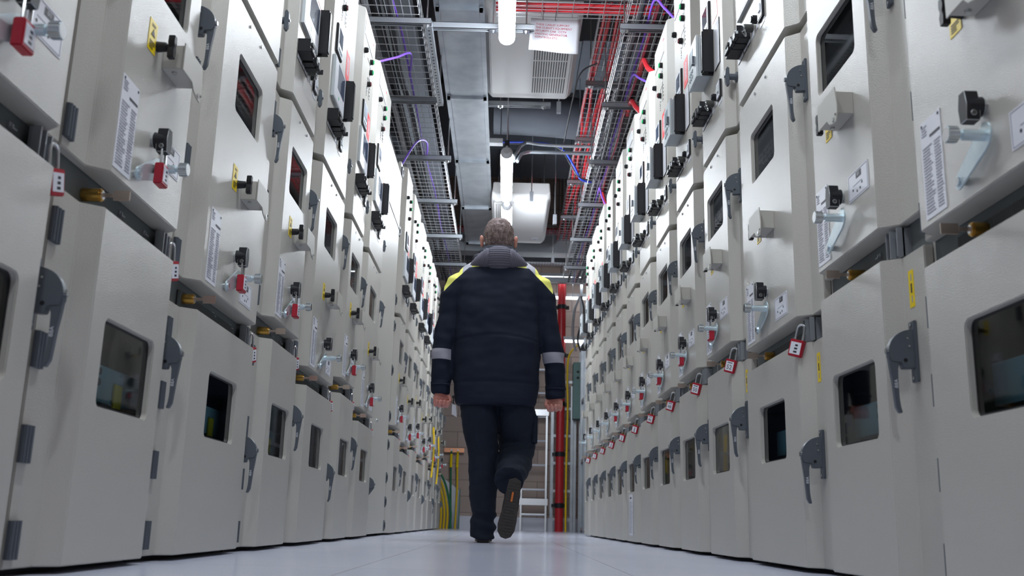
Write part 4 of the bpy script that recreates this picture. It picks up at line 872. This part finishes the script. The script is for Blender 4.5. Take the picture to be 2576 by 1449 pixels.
# copper earth bar and cables
eb = empty('earth_bar', (-0.69, 13.54, 1.035), label='copper earth bar on the far wall with two green and yellow cables', cat='earth bar')
b = MB(); b.box(-0.14, 0.13, -0.012, 0.0, -0.03, 0.03, 'copper'); b.box(-0.11, -0.09, 0, 0.045, -0.01, 0.01, 'black_plastic'); b.box(0.09, 0.11, 0, 0.045, -0.01, 0.01, 'black_plastic'); b.obj('bar', eb, bevel=0.002)
for x in (-0.04, 0.045): b = MB(); b.cyl((x, -0.012, 0), (x, -0.024, 0), 0.014, 'steel', 6); b.obj('bolt', eb)
for i, x in enumerate((-0.73, -0.645)):
    cable('earth_cable', [(x, 13.50, 1.02), (x, 13.48, 0.85), (x+0.01, 13.47, 0.5), (x+0.03*(1-i), 13.46, 0.0)], 0.013, 'green_cable' if i == 0 else 'yellow_cable', '%s earth cable hanging from the copper bar' % ['green', 'yellow'][i])
    cable('cable_sleeve', [(x, 13.485, 0.98), (x, 13.47, 0.80)], 0.018, 'yellow', 'yellow sleeve on the %s earth cable under the copper bar' % ['green', 'yellow'][i], 'sleeve')
for i in range(7):
    x = -0.96+0.042*i; m_ = 'green_cable' if i in (0, 6) else 'yellow_cable'
    cable('earth_cable', [(x, 13.38, 0.0), (x, 13.38, 0.25), (x-0.05-0.008*i, 13.38, 0.5+0.02*i), (x-0.22-0.01*i, 13.38, 0.68+0.03*i)], 0.015, m_, '%s cable of the bundle curving up behind the far left panels, counted from the left' % ORD[i], group='earth cables in the corner bundle')
b = MB(); b.poly([(-1.2, 13.52, 0.0), (-0.60, 13.52, 0.0), (-0.60, 13.52, 0.50), (-1.2, 13.52, 0.92)], 'skirting_paint'); b.box(-0.605, -0.59, 13.49, 13.53, 0, 0.52, 'green_box'); pnl = b.obj('cable_guard', fixn=False); so = pnl.modifiers.new('s', 'SOLIDIFY'); so.thickness = 0.004; tag(pnl, 'pale sloping guard panel behind the corner earth cables', 'panel')
# ------------------------------------------------------------------ the man
PX, PY = -0.062, 5.34
def remesh(b, vox, smooth=4, disp=None, name='m', mats=None):
    o = b.obj('tmp', fixn=True); r = o.modifiers.new('r', 'REMESH'); r.mode = 'VOXEL'; r.voxel_size = vox
    s_ = o.modifiers.new('s', 'SMOOTH'); s_.iterations = smooth; s_.factor = 0.5
    me = bpy.data.meshes.new_from_object(o.evaluated_get(bpy.context.evaluated_depsgraph_get()))
    bpy.data.objects.remove(o); me.name = name
    if disp:
        nv = len(me.vertices); co = np.empty(nv*3); me.vertices.foreach_get('co', co); no = np.empty(nv*3); me.vertices.foreach_get('normal', no); co = co.reshape(-1, 3); no = no.reshape(-1, 3)
        dd = np.array([disp(Vector(c), n) for c, n in zip(co, no)]); me.vertices.foreach_set('co', (co+no*dd[:, None]).ravel())
    me.polygons.foreach_set('use_smooth', [True]*len(me.polygons)); me.update(); return me
def ring(c, rx, ry, tilt=(0, 0, 1), e=1.0):
    d = Vector(tilt).normalized(); a = Vector((1, 0, 0)); a = (a-d*a.dot(d)).normalized(); b_ = d.cross(a); return (c, a*rx, b_*ry, e)
def chain_loft(b, pts, m, n=20, e=1.0):
    R = []
    for i, (c, rx, ry) in enumerate(pts):
        p0 = Vector(pts[max(i-1, 0)][0]); p1 = Vector(pts[min(i+1, len(pts)-1)][0]); R.append(ring(c, rx, ry, p1-p0, e))
    b.loft(R, m, n)
man = empty('person', (PX, PY, 0), label='man seen from behind walking away in a dark navy work jacket with yellow shoulders', cat='person')
# body: head, neck, trunk, arms, hands, legs as one surface
b = MB()
HX, HY, HZ = -0.008, 0.045, 1.672
hr = [(-0.122, 0.030, 0.030, 0.055), (-0.112, 0.048, 0.050, 0.045), (-0.090, 0.062, 0.075, 0.022), (-0.055, 0.070, 0.088, 0.008), (-0.02, 0.076, 0.094, 0.0), (0.02, 0.0785, 0.097, -0.003), (0.055, 0.074, 0.090, -0.003), (0.085, 0.060, 0.074, -0.002), (0.104, 0.038, 0.048, 0), (0.113, 0.012, 0.016, 0)]
b.loft([ring((HX, HY+dy, HZ+dz_), rx, ry) for dz_, rx, ry, dy in hr], 'skin', 28)
b.loft([ring((HX, HY+0.095, HZ-0.005), 0.010, 0.012), ring((HX, HY+0.108, HZ-0.030), 0.016, 0.018), ring((HX, HY+0.092, HZ-0.044), 0.015, 0.012)], 'skin', 12)          # nose
for s_ in (-1, 1): b.loft([ring((HX+s_*0.030, HY+0.086, HZ+0.004), 0.018, 0.010), ring((HX+s_*0.030, HY+0.086, HZ+0.016), 0.020, 0.012), ring((HX+s_*0.030, HY+0.083, HZ+0.026), 0.016, 0.008)], 'skin', 10)
b.loft([ring((HX, HY+0.092, HZ-0.074), 0.020, 0.010), ring((HX, HY+0.094, HZ-0.066), 0.024, 0.011), ring((HX, HY+0.092, HZ-0.058), 0.018, 0.009)], 'skin', 10)  # lips
for s_ in (-1, 1):   # ears
    ec = Vector((HX+s_*0.092, HY-0.004, HZ-0.020)); rr = []
    for t, rx, ry in ((-0.034, 0.005, 0.007), (-0.026, 0.009, 0.012), (-0.010, 0.010, 0.016), (0.010, 0.012, 0.020), (0.026, 0.011, 0.017), (0.034, 0.006, 0.009)): rr.append(ring(ec+Vector((s_*0.004*(1+t*20), -t*0.15, t)), rx, ry))
    b.loft(rr, 'skin', 12)
b.loft([ring((HX+0.004, 0.02, 1.44), 0.075, 0.075), ring((HX+0.002, 0.02, 1.50), 0.062, 0.065), ring((HX, 0.035, 1.575), 0.058, 0.062), ring((HX, HY, 1.63), 0.056, 0.06)], 'skin', 22)
b.loft([ring((0, 0.01, 0.86), 0.16, 0.11), ring((0, 0.0, 1.0), 0.165, 0.115), ring((0, 0, 1.2), 0.175, 0.115), ring((0, 0, 1.36), 0.18, 0.10), ring((0, 0.01, 1.44), 0.12, 0.08), ring((0, 0.02, 1.48), 0.07, 0.065)], 'skin', 24)
ARM = {-1: [(-0.185, 0, 1.385), (-0.262, 0.0, 1.20), (-0.300, -0.015, 1.00), (-0.298, -0.005, 0.80)], 1: [(0.185, 0, 1.385), (0.262, 0.005, 1.20), (0.312, 0.02, 1.00), (0.330, 0.055, 0.80)]}
for s_ in (-1, 1):
    P = ARM[s_]; b.loft([ring(P[0], 0.055, 0.055, (s_*0.5, 0, -1)), ring(P[1], 0.047, 0.05, (s_*0.15, 0, -1)), ring(P[2], 0.040, 0.043, (0, 0, -1)), ring(P[3], 0.030, 0.034, (0, 0.1, -1)), ring(Vector(P[3])+Vector((0, 0, -0.03)), 0.026, 0.036, (0, 0, -1))], 'skin', 16)
    # hand: palm and five fingers, slightly curled (back of the hand outwards)
    wv = Vector(P[3])+Vector((0, 0.0, -0.010)); Wd = Vector((-s_*0.86, 0.30, 0)).normalized(); Q = Vector((-s_*0.33, -0.94, 0)).normalized(); Dn = Vector((0, 0, -1))
    def hp(a, q, z): return wv+Wd*a+Q*q+Dn*z
    def hr2(a, q, z, rw, rt): return (hp(a, q, z), Wd*rw, Q*rt, 0.9)
    b.loft([hr2(0, 0, 0.004, 0.030, 0.021), hr2(0.001, 0.002, 0.030, 0.041, 0.019), hr2(0.0, 0.004, 0.056, 0.043, 0.016), hr2(-0.001, 0.006, 0.068, 0.037, 0.011)], 'skin', 18)
    for a, L in ((0.032, 0.90), (0.011, 1.0), (-0.011, 0.95), (-0.032, 0.78)):
        b.tube([hp(a, 0.003, 0.052), hp(a, 0.006, 0.066), hp(a*1.05, 0.022, 0.066+0.022*L), hp(a*1.03, 0.043, 0.064+0.012*L), hp(a, 0.050, 0.060-0.008*L)], [0.0098, 0.0102, 0.0095, 0.0086, 0.0072], 'skin', 10)
    b.tube([hp(0.030, 0.004, 0.016), hp(0.046, 0.018, 0.034), hp(0.048, 0.032, 0.054), hp(0.040, 0.044, 0.070)], [0.0135, 0.012, 0.0105, 0.0082], 'skin', 10)
LEGL = [((-0.085, 0.01, 0.93), 0.12, 0.12), ((-0.085, 0.01, 0.72), 0.085, 0.095), ((-0.060, 0.015, 0.46), 0.058, 0.062), ((-0.055, 0.0, 0.25), 0.055, 0.06), ((-0.050, -0.01, 0.09), 0.040, 0.045)]
LEGR = [((0.09, 0.0, 0.93), 0.12, 0.12), ((0.105, 0.05, 0.72), 0.085, 0.095), ((0.118, 0.10, 0.50), 0.06, 0.062), ((0.105, -0.03, 0.41), 0.052, 0.056), ((0.085, -0.19, 0.345), 0.040, 0.045)]
for Lg in (LEGL, LEGR): chain_loft(b, Lg, 'skin')
put(remesh(b, 0.0045, 5, name='body'), 'body', man)
# hair cap
b = MB(); k = 1.07
rows = [(-0.050, 0.0755, 0.060, -0.030), (-0.020, 0.0815, 0.078, -0.020), (0.02, 0.085, 0.095, -0.008), (0.055, 0.0815, 0.096, -0.004), (0.085, 0.068, 0.082, -0.003), (0.106, 0.046, 0.058, -0.001), (0.119, 0.020, 0.026, 0)]
b.loft([ring((HX, HY+dy, HZ+dz_), rx, ry) for dz_, rx, ry, dy in rows], 'hair', 36)
b.loft([ring((HX, HY-0.050, HZ-0.078), 0.050, 0.026), ring((HX, HY-0.045, HZ-0.060), 0.064, 0.040), ring((HX, HY-0.035, HZ-0.02), 0.075, 0.055)], 'hair', 24)
def hd(c, n): return 0.0035*(noise.noise(Vector((c.x*70, c.y*70, c.z*22)))) + 0.002*noise.noise(c*150) + (0.004*max(0, (c.z-HZ-0.08)*15)*noise.noise(c*60))
hm = remesh(b, 0.0035, 3, hd, 'hair'); put(hm, 'hair', man)
# jacket
b = MB()
b.loft([ring(p, rx, ry, (0, 0, 1), 0.92) for p, rx, ry in [((0.0, -0.01, 0.715), 0.212, 0.150), ((0, -0.01, 0.76), 0.224, 0.158), ((0.0, -0.01, 0.84), 0.232, 0.160), ((0, -0.01, 0.96), 0.240, 0.164), ((0, -0.012, 1.10), 0.238, 0.164), ((0, -0.015, 1.24), 0.236, 0.160), ((0, -0.012, 1.34), 0.238, 0.150), ((0, -0.010, 1.40), 0.240, 0.142), ((0, -0.005, 1.45), 0.230, 0.128), ((0, 0.0, 1.487), 0.203, 0.112), ((0, 0.005, 1.514), 0.165, 0.10), ((0, 0.01, 1.536), 0.12, 0.092), ((0, 0.02, 1.56), 0.088, 0.085)]], 'jacket_cloth', 40)
for s_ in (-1, 1):
    P = [Vector(p) for p in ARM[s_]]
    pts = [((s_*0.155, 0, 1.415), 0.074, 0.090), ((s_*0.212, -0.002, 1.385), 0.080, 0.090), ((s_*0.242, 0, 1.31), 0.080, 0.086), (tuple(P[1]), 0.069, 0.075), ((P[1]+P[2])/2, 0.064, 0.068), (tuple(P[2]), 0.058, 0.064), ((P[2]+P[3])/2, 0.055, 0.060), (tuple(P[3]-Vector((0, 0, -0.02))), 0.052, 0.055), (tuple(P[3]-Vector((0, 0, 0.025))), 0.050, 0.052)]
    b.loft([ring(c, rx, ry, (s_*(0.8 if i == 0 else 0.5 if i == 1 else 0.2 if i < 4 else 0.05), 0, -1)) for i, (c, rx, ry) in enumerate(pts)], 'jacket_cloth', 26)
def jd(c, n):
    f = 0.006*noise.noise(Vector((c.x*6, c.y*6, c.z*11))) + 0.0035*noise.noise(Vector((c.x*14+3, c.y*14, c.z*26)))
    a = abs(c.x)
    if a > 0.25: f += 0.0035*math.sin(c.z*70+c.y*22+c.x*30)*max(0, noise.noise(Vector((c.x*7, 1, c.z*8)))+0.35)
    z1 = 0.885 + 0.0 + 0.012*math.cos(c.x*9)
    if a < 0.24 and c.y < 0: f += -0.0035*math.exp(-((c.z-1.06-0.02*math.cos(c.x*8))/0.005)**2) - 0.004*math.exp(-((c.z-0.83)/0.008)**2)
    if a < 0.262 and c.z > 0.95: f += -0.0035*math.exp(-((a-0.228-0.02*(1.3-c.z))/0.005)**2)*(c.y < 0)
    if c.z < 0.75 and a < 0.24: f += 0.003
    if a > 0.26 and c.z < 0.845: f += 0.0035 if c.z < 0.838 else 0
    return f
jm = remesh(b, 0.007, 5, jd, 'jacket'); jk = put(jm, 'jacket', man); tag(jk, 'navy work jacket with yellow and grey shoulder yoke and grey sleeve bands')
b = MB(); b.box(-0.378, -0.366, -0.05, 0.02, 1.10, 1.19, 'jacket_cloth'); b.obj('sleeve_pocket', man, bevel=0.004)
for s_ in (-1, 1):
    c = Vector(ARM[s_][3]); b = MB(); b.tube([c+Vector((0.0565*math.cos(t), 0.0585*math.sin(t), 0.022)) for t in [math.radians(-150+12*i) for i in range(11)]], 0.006, 'jacket_cloth', 8); b.obj('cuff_strap', man)
# hood
b = MB(); R = []
for x, rz_, ry_, cy, cz in [(-0.165, 0.008, 0.012, -0.045, 1.478), (-0.148, 0.022, 0.034, -0.058, 1.488), (-0.115, 0.040, 0.046, -0.082, 1.503), (-0.075, 0.056, 0.052, -0.105, 1.513), (-0.035, 0.063, 0.056, -0.118, 1.515), (0, 0.065, 0.058, -0.121, 1.515), (0.035, 0.063, 0.056, -0.118, 1.515), (0.075, 0.056, 0.052, -0.105, 1.513), (0.115, 0.040, 0.046, -0.082, 1.503), (0.148, 0.022, 0.034, -0.058, 1.488), (0.165, 0.008, 0.012, -0.045, 1.478)]:
    R.append(((x, cy, cz), (0, ry_, 0), (0, 0, rz_)))
b.loft(R, 'hood_cloth', 30)
def hoodd(c, n):
    if c.y > -0.06: return 0
    if abs(c.x) < 0.060: return 0.0018*math.sin(c.z*2*math.pi/0.0125) - 0.0045*math.exp(-((abs(c.x)-0.060)/0.004)**2)
    return 0.0016*math.sin((abs(c.x)+0.35*(c.z-1.5))*2*math.pi/0.0115) - 0.0045*math.exp(-((abs(c.x)-0.060)/0.004)**2)
put(remesh(b, 0.0035, 3, hoodd, 'hood'), 'hood', man)
b = MB()
for z, rx, ry, r_, cy in ((1.535, 0.118, 0.095, 0.026, -0.005), (1.575, 0.092, 0.080, 0.022, 0.012), (1.605, 0.076, 0.070, 0.013, 0.020)):
    b.tube([(HX+rx*math.cos(t), cy+ry*math.sin(t), z-0.025*(-math.sin(t)*0.4)+0.0) for t in [2*math.pi*i/36 for i in range(36)]], r_, 'hood_edge', 12, closed=True)
def cd(c, n): return 0.0012*math.sin(c.z*2*math.pi/0.011)
put(remesh(b, 0.0045, 4, cd, 'collar'), 'collar', man)
# trousers
b = MB()
b.loft([ring(p, rx, ry) for p, rx, ry in [((0.0, -0.005, 0.74), 0.188, 0.128), ((0, 0, 0.82), 0.195, 0.132), ((0, 0, 0.92), 0.19, 0.13)]], 'trouser_cloth', 30)
chain_loft(b, [((-0.092, 0.0, 0.86), 0.105, 0.122), ((-0.090, 0.0, 0.70), 0.100, 0.118), ((-0.072, 0.005, 0.56), 0.092, 0.105), ((-0.055, 0.01, 0.44), 0.082, 0.092), ((-0.052, 0.0, 0.30), 0.076, 0.086), ((-0.047, -0.005, 0.17), 0.067, 0.080), ((-0.046, -0.005, 0.115), 0.063, 0.076), ((-0.049, -0.005, 0.085), 0.070, 0.082), ((-0.045, -0.005, 0.05), 0.063, 0.080), ((-0.046, -0.002, 0.025), 0.064, 0.082)], 'trouser_cloth', 26)
chain_loft(b, [((0.092, 0.0, 0.86), 0.105, 0.122), ((0.110, 0.03, 0.70), 0.108, 0.118), ((0.122, 0.075, 0.58), 0.104, 0.100), ((0.124, 0.095, 0.50), 0.100, 0.092), ((0.118, 0.04, 0.435), 0.092, 0.088), ((0.105, -0.06, 0.385), 0.086, 0.084), ((0.092, -0.15, 0.345), 0.080, 0.078), ((0.082, -0.225, 0.315), 0.076, 0.072)], 'trouser_cloth', 26)
def td(c, n):
    f = 0.006*noise.noise(Vector((c.x*9, c.y*9, c.z*10))) + 0.004*noise.noise(Vector((c.x*18, c.y*18, c.z*34)))
    if c.z < 0.16 and c.x < 0.05: f += 0.006*math.sin(c.z*95+c.x*25)
    if c.x > 0.02 and c.z < 0.5: f += 0.005*math.sin(c.z*75-c.x*18+c.y*20)*max(0, noise.noise(c*8)+0.4)
    return f
put(remesh(b, 0.006, 4, td, 'trousers'), 'trousers', man)
b = MB(); b.box(0.205, 0.232, 0.0, 0.13, 0.52, 0.68, 'trouser_cloth'); b.obj('thigh_pocket', man, bevel=0.008)
# shoes
def shoe(parent, M4, name='shoe'):
    # local shoe frame: toe +y, up +z, sole at z=0
    out = [(-0.030, -0.135), (-0.034, -0.10), (-0.033, -0.05), (-0.036, 0.0), (-0.044, 0.05), (-0.048, 0.09), (-0.042, 0.125), (-0.022, 0.150), (0.004, 0.155), (0.028, 0.142), (0.042, 0.11), (0.044, 0.06), (0.038, 0.0), (0.034, -0.05), (0.036, -0.10), (0.030, -0.135), (0.0, -0.148)]
    b = MB(); b.prism(out, 0, 0.026, 'sole'); 
    for i in range(9):
        y = -0.12+0.03*i; b.box(-0.028, 0.028, y, y+0.012, -0.004, 0.001, 'sole')
    b.box(-0.006, 0.006, -0.080, -0.030, -0.0052, -0.003, 'orange_mark')
    me = b.mesh('sole', bevel=0.003); me.transform(M4); put(me, 'sole', parent)
    b = MB(); b.loft([((0, -0.05, 0.150), (0.042, 0, 0), (0, 0.055, 0)), ((0, -0.05, 0.10), (0.038, 0, 0), (0, 0.070, 0)), ((0, -0.01, 0.065), (0.038, 0, 0), (0, 0.118, 0)), ((0, 0.003, 0.040), (0.040, 0, 0), (0, 0.140, 0)), ((0, 0.003, 0.018), (0.041, 0, 0), (0, 0.145, 0))], 'shoe_leather', 26); me = b.mesh('shoe_upper', smooth=70); me.transform(M4); put(me, 'shoe_upper', parent)
sl = put(MB().box(-0.001, 0.001, -0.001, 0.001, 0.03, 0.032, 'shoe_leather').mesh('shoe'), 'shoe', man) if False else empty('shoe'); sl.parent = man
shoe(sl, Matrix.Translation((-0.043, 0.072, 0.004)))
sr = empty('shoe'); sr.parent = man
Mr = Matrix.Translation((0.093, -0.285, 0.178)) @ Matrix.Rotation(math.radians(9), 4, 'Y') @ Matrix.Rotation(math.radians(-83), 4, 'X')
shoe(sr, Mr)

# key bunch and paper tag hanging from the left hand
kf = empty('key_tag', (PX-0.262, PY-0.030, 0.725), label='white paper tag with keys dangling from the left hand of the man', cat='tag')
b = MB(); b.tube([(0, 0, 0), (0.02, -0.004, 0.004), (0.036, -0.006, 0.0), (0.044, -0.006, -0.010)], 0.0016, 'black_cable', 6); b.obj('cord', kf)
b = MB(); b.prism([(0.030, -0.008), (0.052, -0.012), (0.058, -0.078), (0.030, -0.062)], -0.008, -0.007, 'paper', 'y'); b.obj('tag', kf)
b = MB(); b.box(0.034, 0.040, -0.010, -0.008, -0.006, 0.030, 'black_plastic'); b.cyl((0.037, -0.011, 0.030), (0.037, -0.007, 0.030), 0.009, 'black_plastic', 10); b.obj('key', kf)
for i, (x, y, z) in enumerate(((-0.735, 10.05, 1.02), (-0.73, 10.75, 0.98))):
    cable('strap', [(x, y, z), (x+0.012, y-0.02, z-0.18), (x+0.004, y+0.03, z-0.36), (x-0.004, y+0.01, z-0.5)], 0.009, 'yellow_cable', '%s yellow strap hanging on the far left panels' % ['nearer', 'further'][i], 'strap')
